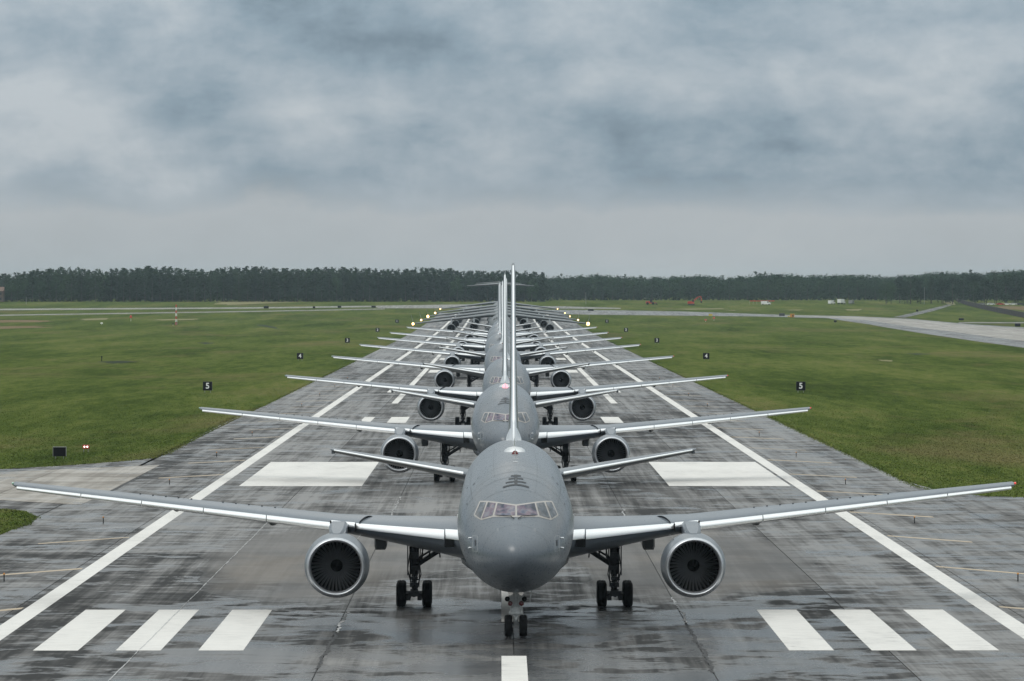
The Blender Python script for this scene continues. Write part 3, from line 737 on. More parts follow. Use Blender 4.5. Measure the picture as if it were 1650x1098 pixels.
def make_tanker():
    root = empty('tanker_jet')
    # fuselage
    mb = MB(); ys = [0.0004, .02, .06, .12, .2, .32, .48, .7, .95, 1.25, 1.55, 1.9, 2.2, 2.55, 2.9, 3.25, 3.6, 4, 4.5, 5, 5.6, 6.3, 7, 8, 9, 10, 12, 15, 18, 21, 24, 27, 30, 31.5, 33, 34.5, 36, 38, 40, 42, 43.5, 45, 46.3, 47.5, 48.1, 48.4]
    nr = 80; mb.loft([[fus(y, 2*PI*i/nr) for i in range(nr)] for y in ys])
    body = mb.build('fuselage', M['grey'], root, angle=60)
    # belly fairing for the wing box and gear
    mb = MB(); rings = []
    for y, hw, zt, zb in ((12.8, 1.1, 2.3, 1.98), (14, 1.6, 2.6, 1.88), (15.5, 2.1, 3.2, 1.84), (18, 2.45, 3.5, 1.80), (22, 2.5, 3.5, 1.80), (25.5, 2.45, 3.4, 1.82), (28, 2.3, 2.9, 1.86), (30.5, 1.9, 2.7, 1.93), (32, 1.0, 2.3, 1.97)):
        ring = []
        for i in range(24):
            a = 2*PI*i/24; ca, sa = math.cos(a), math.sin(a)
            ring.append((hw*math.copysign(abs(ca)**.9, ca), y, (zt+zb)/2+(zt-zb)/2*math.copysign(abs(sa)**.95, sa)))
        rings.append(ring)
    mb.loft(rings); mb.build('belly_fairing', M['grey'], root)
    # windscreen
    T = [(0.0, 5.70), (.80, 5.79), (1.2, 5.81), (1.5, 5.79)]; B = [(0.0, 5.27), (.93, 5.26), (1.45, 5.11), (1.74, 5.24)]
    ws = MB()
    for s in (-1, 1):
        for i in range(3):
            q = [(s*B[i][0], B[i][1]), (s*B[i+1][0], B[i+1][1]), (s*T[i+1][0], T[i+1][1]), (s*T[i][0], T[i][1])]
            # surrounding frame cell, slightly enlarged at the outer rim by the row below
            ws.grid(patch_front(q, .012, 8, 6))
        rim_b = [(s*x, z) for x, z in B]; rim_t = [(s*x, z) for x, z in T]
        path = rim_b+rim_t[::-1]
        for i in range(len(path)-1):
            a, b = Vector((path[i][0], path[i][1])), Vector((path[i+1][0], path[i+1][1])); d = (b-a).normalized(); nn = Vector((d.y, -d.x))*s*.028
            ws.grid(patch_front([tuple(a), tuple(b), tuple(b+nn), tuple(a+nn)], .0115, 6, 1))
    wsf = ws.build('windscreen_frame', M['frame'], root)
    for s in (-1, 1):
        for i in range(3):
            q = [Vector((s*B[i][0], B[i][1])), Vector((s*B[i+1][0], B[i+1][1])), Vector((s*T[i+1][0], T[i+1][1])), Vector((s*T[i][0], T[i][1]))]
            c = sum(q, Vector((0, 0)))/4; q = [tuple(p-Vector((math.copysign(min(abs(p.x-c.x)*.9, .04), p.x-c.x), math.copysign(.032, p.y-c.y)))) for p in q]
            g = MB().grid(patch_front(q, .028, 8, 6)); g.build('window_pane', M['glass' if i < 1 or (i == 1 and s < 0) else 'glass_side'], wsf)
        wp = MB(); wp.tube(proj_front(s*.08, 5.17, .03), proj_front(s*.22, 5.24, .06), .018, n=6); wp.tube(proj_front(s*.22, 5.235, .06), proj_front(s*.80, 5.275, .055), .013, n=6)
        wp.build('wiper', M['black'], wsf)
    # refuelling receptacle marks on the crown
    rc = MB()
    def crown_bar(x0, x1, y, w_, bow):
        rows = []
        for j in (0, 1):
            row = []
            for i in range(13):
                x = x0+(x1-x0)*i/12; yy = y+w_*j+bow*(x*x); row.append(top_pt(x, yy, .012))
            rows.append(row)
        rc.grid(rows)
    for hw_, y, w_, bow in ((.55, 4.26, .15, -.34), (.43, 4.62, .13, -.28), (.31, 4.97, .13, -.2), (.21, 5.32, .13, -.1)):
        crown_bar(-hw_, -.065, y, w_, bow); crown_bar(.065, hw_, y, w_, bow)
    crown_bar(-.066, .066, 4.28, 1.22, 0)
    rc.build('receptacle_marking', M['decal'], root)
    rp = MB()
    for y, hw_ in ((8.6, .11), (10.6, .12), (12.6, .08), (15.0, .12), (18, .1)):
        rp.grid([[top_pt(x, y, .006) for x in (-hw_, 0, hw_)], [top_pt(x, y+.25, .006) for x in (-hw_, 0, hw_)]])
    for s in (-1, 1):
        for k in range(5): rp.grid([[top_pt(s*x, y, .006) for x in (.15, .38)] for y in (6.2+.12*k, 6.215+.12*k)])
    rp.build('crown_stencil', M['decal_pale'], root)
    for y, h, l in ((14.0, .32, .4), (23.5, .3, .45), (26, .42, .35)):
        an = MB(); z = f_top(SQ(y))-.03
        an.loft([[(-.02, y+.15, z), (0, y, z), (.02, y+.15, z), (0, y+l, z)], [(-.008, y+.25, z+h), (0, y+.2, z+h), (.008, y+.25, z+h), (0, y+l, z+h)]])
        an.build('blade_antenna', M['metal'], root)
    # crown satellite fairing, catching the sky
    dm = MB(); dm.loft([[Vector((math.cos(a)*r_, 20.5+math.sin(a)*r_*3.2, 7.30+hh)) for a in [2*PI*i/20 for i in range(20)]] for r_, hh in ((.50, 0), (.46, .10), (.33, .19), (.14, .235))])
    dm.build('crown_fairing', M['metal'], root)
    # probes and small hatches on the cheeks
    for s in (-1, 1):
        pb = MB()
        for z in (4.35, 3.95):
            p = proj_front(s*1.86, z, 0); pb.tube(p, p+Vector((s*.12, -.04, 0)), .03, n=6); pb.tube(p+Vector((s*.12, -.05, 0)), p+Vector((s*.12, -.35, 0)), .018, n=6)
        pb.build('pitot_probe', M['metal'], root)
        hc = MB(); hc.grid(patch_front([(s*1.66, 4.05), (s*1.72, 4.05), (s*1.72, 4.28), (s*1.66, 4.28)], .006, 2, 2)); hc.build('static_port', M['decal'], root)
        cl_ = MB()
        for (x0, x1, z0, z1) in ((1.60, 1.80, 4.44, 4.452), (1.60, 1.80, 3.82, 3.832), (1.60, 1.612, 3.82, 4.452), (1.79, 1.802, 3.82, 4.452), (.72, .80, 4.77, 4.782), (.72, .80, 4.70, 4.712)):
            cl_.grid(patch_front([(s*x0, z0), (s*x1, z0), (s*x1, z1), (s*x0, z1)], .005, 2, 2))
        tag(cl_.build('panel_outline', M['decal_pale'], root), kind='stuff')
        for y, th, a_, b_ in ((7.4, 44, .28, .10), (9.2, 34, .35, .10), (8.1, 50, .12, .12), (12.5, 30, .3, .08), (5.4, 30, .2, .05)):
            th_ = R(th); sm = MB(); rows = []
            for j in range(3):
                rows.append([fus(y+a_*j/2, th_+R((i-1)*b_*12), .006) for i in range(3)])
            rows = [[Vector((s*p.x, p.y, p.z)) for p in r_] for r_ in rows]
            sm.grid(rows); sm.build('hatch_mark', M['decal'], root)
        dr = MB()     # crew door outline
        for y0, y1, t0, t1 in ((6.2, 6.22, -6, 40), (7.35, 7.37, -6, 40), (6.2, 7.37, 39.6, 40), (6.2, 7.37, -6, -5.6)):
            rows = [[fus(y0+(y1-y0)*j, R(t0+(t1-t0)*i/8), .004) for i in range(9)] for j in (0, 1)]
            dr.grid([[Vector((s*p.x, p.y, p.z)) for p in r_] for r_ in rows])
        dr.build('door_outline', M['dark_grey'], root)
        lp = MB().box(fus(8.6, R(8), .01)*1 if s > 0 else Vector((-fus(8.6, R(8), .01).x, 8.6, fus(8.6, R(8), .01).z)), (.05, .2, .12)); lp.build('formation_light', M['white'], root)
    bm_ = MB().lathe((0, 16, 7.30), [(0, .16), (.12, .14), (.2, .08), (.23, .005)], 'z', 14); bm_.build('beacon', M['red_lens'], root)
    # radome seam
    rs_ = MB(); rs_.grid([[fus(1.28+.014*j, 2*PI*i/60, .003) for i in range(61)] for j in (0, 1)]); rs_.build('radome_seam', M['dark_grey'], root)
    for y in (3.9, 5.2, 6.0, 7.6, 9.6, 12.2, 15.4, 19.0, 23.0, 27.0, 31.0, 34.6, 38.5):
        q_ = MB(); q_.grid([[fus(y+.022*j, R(-70)+R(320)*i/60, .0025) for i in range(61)] for j in (0, 1)]); q_.build('panel_seam', M['seam'], root)
    for th in (112, 68, 141, 39, 165, 15, 188, -8):
        q_ = MB(); q_.grid([[fus(4.0+27*i/40, R(th+.35*j), .0025) for i in range(41)] for j in (0, 1)]); q_.build('panel_seam', M['seam'], root)
    # wings
    for s in (-1, 1):
        xsn = [1.0, 2.4, 3.2, 4.5, 6, 7.9, 9.5, 12, 15, 18, 21, 23.3, 23.7, 23.85]
        st = [(x, *wst(x)) for x in xsn]; x_, ly, lz, ch, tc, tw = st[-1]; st[-1] = (x_, ly+.45, lz+.01, ch*.7, tc*.45, tw)
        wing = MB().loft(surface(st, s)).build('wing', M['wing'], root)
        # slats: one inboard of the engine, five outboard
        for i, (a, b) in enumerate(((3.15, 7.15), (8.35, 11.3), (11.34, 14.3), (14.34, 17.3), (17.34, 20.3), (20.34, 23.55))):
            inn = i == 0; rr_ = []
            for k in range(5):
                x = a+(b-a)*k/4; le = wst(x)
                rr_.append([(s*p[0], p[1], p[2]) for p in nose_section(x, *le, .024 if inn else .12, .0004 if inn else .02, .02, -.10 if inn else -.16, -.04 if inn else -.13)])  # inboard metal ends at the nose, so shade below is put into its outline
            MB().loft(rr_).build('slat', M['metal'], wing)
        # fixed leading edge: metal on the upper nose only, standing in for shade below
        for a, b in ((2.3, 3.1), (7.2, 8.3)):
            rr_ = [[(s*p[0], p[1], p[2]) for p in nose_section(x, *wst(x), .022, .0004, .015, 0, 0)] for x in (a, (a+b)/2, b)]
            MB().loft(rr_).build('fixed_leading_edge', M['metal'], wing)
        # black box painted in for shade in the slat recess and landing light
        gl = MB().box((s*2.92, W_le(2.92)+.16, W_le_z(2.92)-.24), (.42, .6, .34)); gl.build('recess_shade', M['black'], wing)
        for xx in (7.18, 8.32):
            MB().box((s*xx, W_le(xx)+.12, W_le_z(xx)-.02), (.05, .75, .34)).build('slat_end', M['black'], wing)
        # curved vortex plate inboard of the pylon
        vp = MB(); p0 = wing_pt(7.0, .02); vp.grid([[(s*(7.06-.02*k), p0.y-.1+.16*k, p0.z-.25+.05*k) for k in range(8)], [(s*(7.0-.09*k), p0.y-.1+.16*k, p0.z+.08+.10*k-.011*k*k) for k in range(8)]])
        vp.build('vortex_plate', M['dark_grey'], wing)
        # spoiler and flap panels, proud of the upper skin
        for a, b in ((3.2, 5.2), (5.25, 7.2), (8.9, 11), (11.05, 13.2), (13.25, 15.4), (15.45, 17.5), (17.6, 22.6)):
            g_ = MB(); rows = [[wing_pt(a+(b-a)*i/6, u, True, .012) for i in range(7)] for u in (.66, .74, .82, .90)]
            g_.grid([[Vector((s*p.x, p.y, p.z)) for p in r_] for r_ in rows]); g_.build('spoiler' if b < 17.6 else 'aileron', M['wing'], wing)
        # small dark fasteners / vortex generators on the crest
        vg = MB()
        for i in range(10):
            p = wing_pt(11.0+.62*i+(.9 if i > 4 else 0), .30, True, .02); vg.box((s*p.x, p.y, p.z), (.07, .22, .05))
        vg.build('vortex_generator', M['decal'], wing)
        # flap track fairings
        for x, l, r_ in ((6.15, 4.2, .28), (11.2, 3.4, .22), (15.8, 2.8, .18)):
            p = wing_pt(x, .62, False); z0 = p.z-(.24 if x < 8 else .10)
            (MB() if x > 8 else MB().loft([[(s*x+q*a_, p.y-.6+yy, z0+h_*b_-.08) for q, b_ in ((-1, -.5), (-.8, -1), (.8, -1), (1, -.5), (1, 1), (-1, 1))] for yy, a_, h_ in ((-.05, .20, .22), (.1, .27, .30), (1.6, .28, .33), (2.9, .22, .26), (4.2, .05, .06))])).build('flap_fairing', M['dark_grey'], wing) if x < 8 else MB().lathe((s*x, p.y-.6, z0), [(0, .05), (.12, r_*.6), (.5, r_*.95), (1.3, r_), (l*.7, r_*.8), (l, .03)], 'y', 14).build('flap_fairing', M['dark_grey'], wing)
        tl = MB(); p = wing_pt(23.78, .05); tl.lathe((s*23.80, p.y+.02, p.z), [(0, .01), (.06, .04), (.3, .06), (.5, .02)], 'y', 10)
        tl.build('tip_light', M['nav_green' if s < 0 else 'nav_red'], wing)
        MB().box((s*23.83, W_le(23.8)+1.9, W_le_z(23.8)+.03), (.06, .4, .07)).build('static_wick', M['white'], wing)
        # stabiliser
        hs = [(x, 40.3+(x-1.2)*.63, 5.28+(x-1.2)*.157, np.interp(x, [1.2, 9.31], [5.7, 1.9]), .115, R(1.2)) for x in (1.0, 2.5, 4, 6, 8, 9.1)]
        hs.append((9.31, 45.75, 6.56, 1.3, .05, 0))
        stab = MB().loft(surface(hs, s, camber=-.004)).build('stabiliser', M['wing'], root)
        rr_ = [[(s*p[0], p[1], p[2]) for p in nose_section(*h_, .016, .004, .010, 0, 0)] for h_ in hs[1:6]]
        MB().loft(rr_).build('leading_edge', M['metal'], stab)
        MB().box((s*9.15, 45.9, 6.40), (.16, .9, .12)).build('tip_weight', M['dark_grey'], stab)
    # fin
    def fsec(z, y, ch, tc): return [(v*ch, y+u*ch, z) for u, v in airfoil(14, tc, 0)]
    fz = [(6.9, 35.6, 10.2, .062), (7.3, 36.6, 9.15, .060), (7.9, 37.7, 8.0, .058), (9, 38.9, 7.2, .053), (11, 40.75, 6.05, .050), (13.5, 43.0, 4.65, .053), (15.6, 44.95, 3.4, .060), (15.92, 45.4, 2.9, .055), (16.05, 45.9, 2.2, .03)]
    fin = MB().loft([fsec(*a_) for a_ in fz]).build('fin', M['grey'], root)
    def fle(z, y, ch, tc):
        pts = []
        for i in range(9): u = .045*(1-i/8)**2; pts.append((u, 5*tc*(.2969*math.sqrt(u)-.126*u)))
        for i in range(1, 9): u = .045*(i/8)**2; pts.append((u, -5*tc*(.2969*math.sqrt(u)-.126*u)))
        O = [(v*ch+math.copysign(.01, v) if v else 0, y+u*ch-.012, z) for u, v in pts]
        return O+[(pts[-1][1]*ch*.3, y+.055*ch, z), (-pts[-1][1]*ch*.3, y+.055*ch, z)]
    MB().loft([fle(*a_) for a_ in fz[1:-1]]).build('leading_edge', M['metal'], fin)
    # dorsal fillet, flaring onto the crown
    df = MB(); rings = []
    for y, wd, zt in ((34.2, .10, 7.38), (35.2, .26, 7.44), (36.2, .36, 7.62), (37.2, .40, 7.95), (38.4, .34, 8.4)):
        rings.append([(wd*math.cos(a_)*(1.0 if math.sin(a_) < .35 else .55), y, 7.1+(zt-7.1)*max(0, math.sin(a_))-.2*(math.sin(a_) < 0)) for a_ in [2*PI*i/18 for i in range(18)]])
    df.loft(rings); df.build('fin_fillet', M['metal'], root)
    # boom under the tail
    bo = MB(); bo.tube((0, 37.5, 2.75), (0, 47.0, 4.6), .28, .18, 12); bo.tube((0, 46.6, 4.5), (0, 50.2, 5.2), .13, .09, 10)
    for s in (-1, 1): bo.box((s*.75, 46.0, 4.75), (1.3, .7, .05), Matrix.Rotation(s*R(-28), 3, 'Y'))
    bo.build('refuelling_boom', M['grey'], root)
    # engines
    for s in (-1, 1):
        c = (s*7.92, 14.35, 2.43)
        nac = MB(); nac.lathe(c, [(.155, 1.298), (.34, 1.335), (.7, 1.39), (1.3, 1.44), (2.1, 1.44), (3.0, 1.36), (3.9, 1.2), (3.92, 1.08), (3.0, 1.12)], 'y', 56)
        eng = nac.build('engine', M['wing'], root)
        MB().lathe(c, [(.16, 1.300), (.10, 1.285), (.05, 1.262), (.015, 1.235), (0, 1.205), (.02, 1.175), (.07, 1.145), (.14, 1.120), (.22, 1.10)], 'y', 56).build('inlet_lip', M['lip'], eng)
        MB().lathe(c, [(.215, 1.10), (.5, 1.09), (.8, 1.10), (1.2, 1.15), (1.5, 1.17)], 'y', 56).build('inlet_liner', M['duct'], eng)
        MB().lathe(c, [(1.55, 1.165), (1.56, .02)], 'y', 40).build('stator_backing', M['black'], eng)
        MB().lathe(c, [(.85, .005), (.90, .05), (1.05, .14), (1.25, .24), (1.4, .29)], 'y', 28).build('spinner', M['black'], eng)
        if s == -1:
            bl = MB(); rows = []
            for j in range(6):
                t = j/5; r_ = .27+.86*t; tw = R(22+38*t); hw_ = .035+.05*t
                rows.append([(math.sin(0)+u*hw_*math.cos(tw)+.03*math.sin(t*3), u*hw_*math.sin(tw)*1.6+.02*(1-u*u), r_) for u in (-1, -.3, .4, 1)])
            rows2 = [[(p[0]+.008, p[1]+.008, p[2]) for p in r_] for r_ in rows]
            bl.loft([a_+b_[::-1] for a_, b_ in zip(rows, rows2)]); blade_me = bl.mesh('fan_blade', M['blade'])
        for k in range(38):
            b_ = link('fan_blade', blade_me, eng, (c[0], c[1]+1.28, c[2])); b_.rotation_euler = (0, 2*PI*k/38, 0)
        MB().lathe(c, [(3.0, .86), (3.9, .80), (4.8, .62), (5.5, .5), (5.5, .42), (6.3, .03)], 'y', 30).build('exhaust_nozzle', M['hot'], eng)
        sk = MB(); a0 = R(128 if s > 0 else 52)
        p0 = Vector((c[0]+1.43*math.cos(a0), c[1]+.95, c[2]+1.43*math.sin(a0))); o_ = Vector((math.cos(a0), 0, math.sin(a0)))
        sk.add([p0-o_*.05, p0+Vector((0, 1.3, 0))-o_*.05, p0+Vector((0, 1.3, 0))+o_*.28, p0+Vector((0, .75, 0))+o_*.26], [(0, 1, 2, 3)])
        pq = [Vector(v)+Vector((.02, 0, .02)) for v in sk.v]; sk.add(pq, [(3, 2, 1, 0)]); sk.build('strake', M['white'], eng, False)
        py_ = MB(); rings = []
        for y, hw_, z0, z1 in ((15.35, .18, 3.72, 3.86), (16.0, .34, 3.7, 4.0), (17.2, .40, 3.6, 4.18), (18.6, .40, 3.5, 4.25), (20.2, .36, 3.3, 4.15), (22.5, .2, 3.2, 3.8)):
            rings.append([(c[0]+hw_*x, y, z) for x, z in ((-1, z0), (-1, z1-.12), (-.7, z1), (.7, z1), (1, z1-.12), (1, z0))])
        py_.loft(rings); py_.build('pylon', M['wing'], root)
    # nose gear
    ng = MB(); Y = 5.6
    ng.tube((0, Y+.15, 2.3), (0, Y+.02, 1.15), .18, .16, 14); ng.tube((0, Y+.02, 1.2), (0, Y, .5), .11, n=12); ng.tube((-.24, Y, .47), (.24, Y, .47), .07, n=10)
    ng.box((0, Y-.1, 1.15), (.36, .18, .2)); ng.tube((-.30, Y-.18, 1.02), (.30, Y-.18, 1.02), .07, n=10)
    for s in (-1, 1):
        ng.tube((s*.26, Y-.18, 1.02), (s*.16, Y-.05, 1.35), .03, n=6); ng.tube((s*.12, Y+.1, 1.5), (s*.28, Y+.6, 2.3), .035, n=6)
        ng.tube((s*.09, Y-.16, .98), (0, Y-.36, .75), .03, n=6); ng.tube((0, Y-.36, .75), (s*.08, Y-.1, .5), .03, n=6); ng.box((s*.2, Y-.14, 1.62), (.24, .05, .28))
    gear = ng.build('nose_gear', M['gear_white'], root)
    wm = wheel_mesh(.47, .34, M['gear_white'])
    for s in (-1, 1):
        link('wheel', wm, gear, (s*.315, Y, .47))
        lt = MB(); lt.lathe((s*.225, Y-.26, 1.88), [(0, .005), (.01, .085), (.05, .105), (.16, .06)], 'y', 16); lt.build('taxi_light', M['lamp_soft'], gear)
        lt = MB(); lt.lathe((s*.36, Y-.24, 1.62), [(0, .005), (.01, .09), (.04, .11), (.12, .06)], 'y', 16); lt.build('taxi_light', M['black'], gear)
        lt = MB(); lt.lathe((s*.235, Y-.26, 1.43), [(0, .005), (.01, .085), (.04, .105), (.12, .06)], 'y', 16); lt.build('taxi_light', M['red_lens'], gear)
        d_ = MB(); d_.loft([[(s*(.58+.03*k), 4.35+.0*k, 1.55+.2*k), (s*(.60+.03*k), 4.35, 1.55+.2*k), (s*(.60+.03*k), 6.1, 1.55+.2*k), (s*(.58+.03*k), 6.1, 1.55+.2*k)] for k in (0, 1, 2, 3)])
        d_.build('gear_door', M['gear_white'], root, False)
        # main gear
        X = s*4.65; Y2 = 25.0
        mg = MB(); mg.tube((X, Y2-.2, 3.5), (X, Y2, 1.5), .25, .21, 14); mg.tube((X, Y2, 1.6), (X, Y2, .62), .125, n=12)
        mg.tube((X, Y2-.82, .58), (X, Y2+.82, .58), .13, n=10); mg.box((X, Y2, .62), (.36, .5, .34))
        for q in (-1, 1): mg.tube((X-.5, Y2+q*.71, .57), (X+.5, Y2+q*.71, .57), .09, n=8); mg.box((X+.26, Y2+q*.71, .42), (.2, .3, .22)); mg.box((X-.26, Y2+q*.71, .42), (.2, .3, .22))
        mg.tube((X-s*.1, Y2, 1.9), (s*2.75, Y2-.1, 3.05), .12, n=8); mg.tube((X-s*.1, Y2-.1, 2.75), (s*3.2, Y2-.2, 2.72), .075, n=8); mg.tube((X-s*.7, Y2-.1, 2.2), (X-s*.75, Y2-.15, 3.2), .04, n=6)
        mg.tube((X-s*.12, Y2-.25, 1.35), (X-s*.55, Y2-.3, 3.3), .03, n=6); mg.tube((X+s*.18, Y2-.2, 1.2), (X+s*.2, Y2-.2, 3.2), .03, n=6); mg.tube((X-s*.22, Y2-.22, .9), (X-s*.30, Y2-.25, 3.0), .025, n=6)
        mg.tube((X, Y2-.2, 1.4), (X-s*.03, Y2-.5, 1.05), .05, n=6); mg.tube((X-s*.03, Y2-.5, 1.05), (X, Y2-.15, .7), .05, n=6); mg.tube((s*3.2, Y2-.2, 2.72), (s*2.95, Y2-.25, 2.45), .03, n=6)
        for q_, z_ in ((-.32, 1.3), (.30, 1.5), (-.42, 2.2)): mg.tube((X+s*q_*.4, Y2-.3, z_-.5), (X+s*q_, Y2-.34, z_+.2), .03, n=5); mg.tube((X+s*q_, Y2-.34, z_+.2), (X+s*q_*.6, Y2-.3, z_+1.1), .025, n=5)
        mg.tube((X-s*.15, Y2-.1, 2.2), (X-s*1.0, Y2-.15, 2.72), .05, n=6); mg.tube((X-s*1.2, Y2-.12, 2.25), (X-s*1.15, Y2-.12, 2.75), .035, n=6); mg.box((X, Y2-.72, .62), (.5, .26, .24)); mg.box((X, Y2-.3, 1.0), (.4, .22, .2))
        mg.box((X, Y2-.2, 2.35), (.42, .4, .3)); mg.box((X-s*.08, Y2-.22, 1.78), (.42, .3, .18)); mg.box((X, Y2-.2, 1.3), (.34, .3, .14))
        for zz in (1.15, 1.9, 2.6): mg.tube((X-.2, Y2-.26, zz), (X+.24, Y2-.3, zz+.1), .03, n=5)
        mgo = mg.build('main_gear', M['gear'], root)
        if s == -1: wm2 = wheel_mesh(.58, .44, M['gear'])
        for q in (-1, 1):
            for x in (-.6, .6): link('wheel', wm2, mgo, (X+x, Y2+q*.71, .58))
        MB().box((X+s*.30, Y2, 2.3), (.04, 1.1, 1.7)).build('gear_door', M['dark_grey'], root, False)
    return root
def children(o, pool): return pool.get(o, [])
def copy_tree(root):
    pool = {}
    for o in list(col.objects):
        if o.parent: pool.setdefault(o.parent, []).append(o)
    def rec(o, parent):
        c = o.copy(); col.objects.link(c); c.parent = parent
        for ch in pool.get(o, []): rec(ch, c)
        return c
    return rec(root, None)
tanker = make_tanker()
TK = [(1617, .11, 'nearest tanker jet in the queue, whole grey nose and nose gear in view'),
      (985, -.17, 'second tanker jet, directly behind the nearest, its lit red crown beacon showing'),
      (713, .12, 'third tanker jet of the queue, flaps of its wings above the second jet'),
      (551, -.2, 'fourth tanker jet counted from the camera, wing tips level with the 4 boards'),
      (453, -.6, 'fifth tanker jet counted from the camera, between the 4 and 3 boards'),
      (394, -.67, 'sixth tanker jet counted from the camera, small bright wings near the 3 boards'),
      (352, -.8, 'seventh tanker jet counted from the camera, second to last of the bright-winged jets'),
      (307, -.16, 'last of the bright-winged tanker jets, just before the lamp-lit cargo jets')]
TLAB = {2: 'third tanker jet of the queue, its wings just above those of the second jet'}
pool0 = None
for i, (W_, x, lab) in enumerate(TK):
    r = tanker if i == 0 else copy_tree(tanker)
    y = FPX*47.57/W_-29.7
    r.location = (x, y, gz(y+20)+.05); tag(r, TLAB.get(i, lab), 'jet', 'grey tanker jets queued nose to tail along the runway')
    if i == 1:
        for o in col.objects:
            if o.parent == r and o.name.startswith('beacon'): o.data = o.data.copy(); o.data.materials[0] = M['beacon']; o['label'] = 'lit red beacon'; o.scale = (1.3, 1.3, 1.3); o.location = (0, -4.8, -2.15)

# ------------------------------------------------------------------ cargo jet
def make_cargo():
    root = empty('cargo_jet')
    fy = [0, .3, 1, 2, 3.5, 5, 7, 9, 12, 30, 35, 40, 45, 49, 52]
    t = interp([SQ(v) for v in fy], [3.9, 4.7, 5.4, 6.1, 6.95, 7.45, 7.75, 7.85, 7.9, 7.9, 7.85, 7.8, 7.7, 7.5, 7.2])
    bt = interp([SQ(v) for v in fy], [3.85, 3.1, 2.5, 1.9, 1.4, 1.15, 1.0, .95, .95, .95, 1.6, 3.0, 4.6, 5.9, 6.8])
    hw = interp([SQ(v) for v in fy], [.02, .9, 1.6, 2.2, 2.85, 3.2, 3.38, 3.42, 3.43, 3.43, 3.3, 2.8, 2.1, 1.3, .5])
    def F(y, th, off=0):
        q = SQ(y); a, b_, h = t(q), bt(q), hw(q); return ((h+off)*math.cos(th), y, (a+b_)/2+((a-b_)/2+off)*math.sin(th))
    ys = [.001, .1, .3, .6, 1, 1.5, 2, 2.8, 3.5, 4.2, 5, 6, 7, 9, 12, 18, 24, 30, 32, 35, 38, 40, 43, 45, 47, 49, 51, 52]
    MB().loft([[F(y, 2*PI*i/48) for i in range(48)] for y in ys]).build('fuselage', M['cargo'], root, angle=60)
    g = MB()
    for s in (-1, 1):
        for k in range(3):
            a0, a1 = 90-s*(4+14*k), 90-s*(16+14*k)
            g.grid([[F(3.0+1.0*j/2+.15*k, R(a0+(a1-a0)*i/3), .02) for i in range(4)] for j in range(3)])
    g.build('cockpit_window', M['cab_glass'], root)
    for s in (-1, 1):
        st = [(x, 15.5+x*.50, np.interp(x, [0, 3, 25.2], [7.75, 7.55, 5.0]), np.interp(x, [0, 3, 25.2], [10.2, 9.3, 2.9]), .13, R(2)) for x in (0, 3, 6, 10, 15, 20, 24.8)]
        st.append((25.3, 28.6, 5.0, 2.2, .08, 0))
        wing = MB().loft(surface(st, s)).build('wing', M['cargo'], root)
        rr_ = [[(s*p[0], p[1], p[2]) for p in nose_section(*h_, .006, .04, .012, 0, 0)] for h_ in st[1:7]]
        MB().loft(rr_).build('leading_edge', M['dark_grey'], wing)
        wl = MB(); wl.loft([[(s*(25.1+.35*k), 28.4+.9*k, 4.95+1.3*k), (s*(25.16+.35*k), 29.2+.5*k, 4.95+1.3*k), (s*(25.1+.35*k), 30.6+.3*k, 4.95+1.3*k), (s*(25.04+.35*k), 29.2+.5*k, 4.95+1.3*k)] for k in (0, 1, 2)])
        wl.build('winglet', M['cargo'], wing)
        link('tip_light', MB().lathe((0, 0, 0), [(0, .01), (.08, .30), (.35, .38), (.7, .05)], 'y', 12).mesh('tip_light', M['lamp_on']), wing, (s*25.2, 28.0, 4.95))
        for ex, ez in ((7.6, 4.25), (14.1, 3.75)):
            ey = 15.5+ex*.5-4.6
            e = MB(); e.lathe((s*ex, ey, ez), [(3.0, .95), (1.6, 1.27), (.6, 1.27), (.1, 1.18), (0, 1.12), (.05, 1.06), (.3, 1.0), (1.0, 1.02), (1.05, .02)], 'y', 32)
            eo = e.build('engine', M['cargo'], root)
            MB().lathe((s*ex, ey, ez), [(0, 1.14), (.03, 1.07), (.3, 1.01), (.9, 1.0), (.98, .3), (.6, .02)], 'y', 32).build('inlet', M['black'], eo)
            MB().lathe((s*ex, ey, ez), [(2.9, .9), (4.2, .7), (5.2, .35)], 'y', 24).build('exhaust_nozzle', M['hot'], eo)
            MB().loft([[(s*ex-.2, ey+1.2+k*2.2, ez+.9+k*.35), (s*ex+.2, ey+1.2+k*2.2, ez+.9+k*.35), (s*ex+.2, ey+1.2+k*2.2, ez+1.3+k*.8), (s*ex-.2, ey+1.2+k*2.2, ez+1.3+k*.8)] for k in (0, 1, 2)]).build('pylon', M['cargo'], root)
        MB().lathe((s*3.75, 20.0, 1.75), [(0, .1), (.8, .75), (2, 1.0), (8, 1.0), (10, .7), (11.5, .1)], 'y', 16).build('gear_pod', M['cargo'], root)
        mg = MB()
        for yy in (23, 26.4): mg.tube((s*3.9, yy, 1.4), (s*3.9, yy, .6), .2, n=8)
        mgo = mg.build('main_gear', M['gear'], root); 
        if s == -1: wmc = wheel_mesh(.6, .42, M['gear'])
        for yy in (23, 26.4):
            for x in (3.0, 3.6, 4.2, 4.8): link('wheel', wmc, mgo, (s*x, yy, .6))
        hs = [(x, 47.6+x*.5, 16.5-x*.055, np.interp(x, [0, 9.9], [5.6, 2.2]), .09, 0) for x in (0, 3, 6, 9.6)]+[(9.9, 52.9, 15.95, 1.5, .05, 0)]
        MB().loft(surface(hs, s, camber=0)).build('stabiliser', M['cargo'], root)
    fz = [(7.2, 38.5, 9.8, .09), (9, 40.3, 8.4, .09), (13, 43.6, 7.2, .09), (16.2, 46.4, 6.4, .09), (16.8, 47.2, 5.6, .06)]
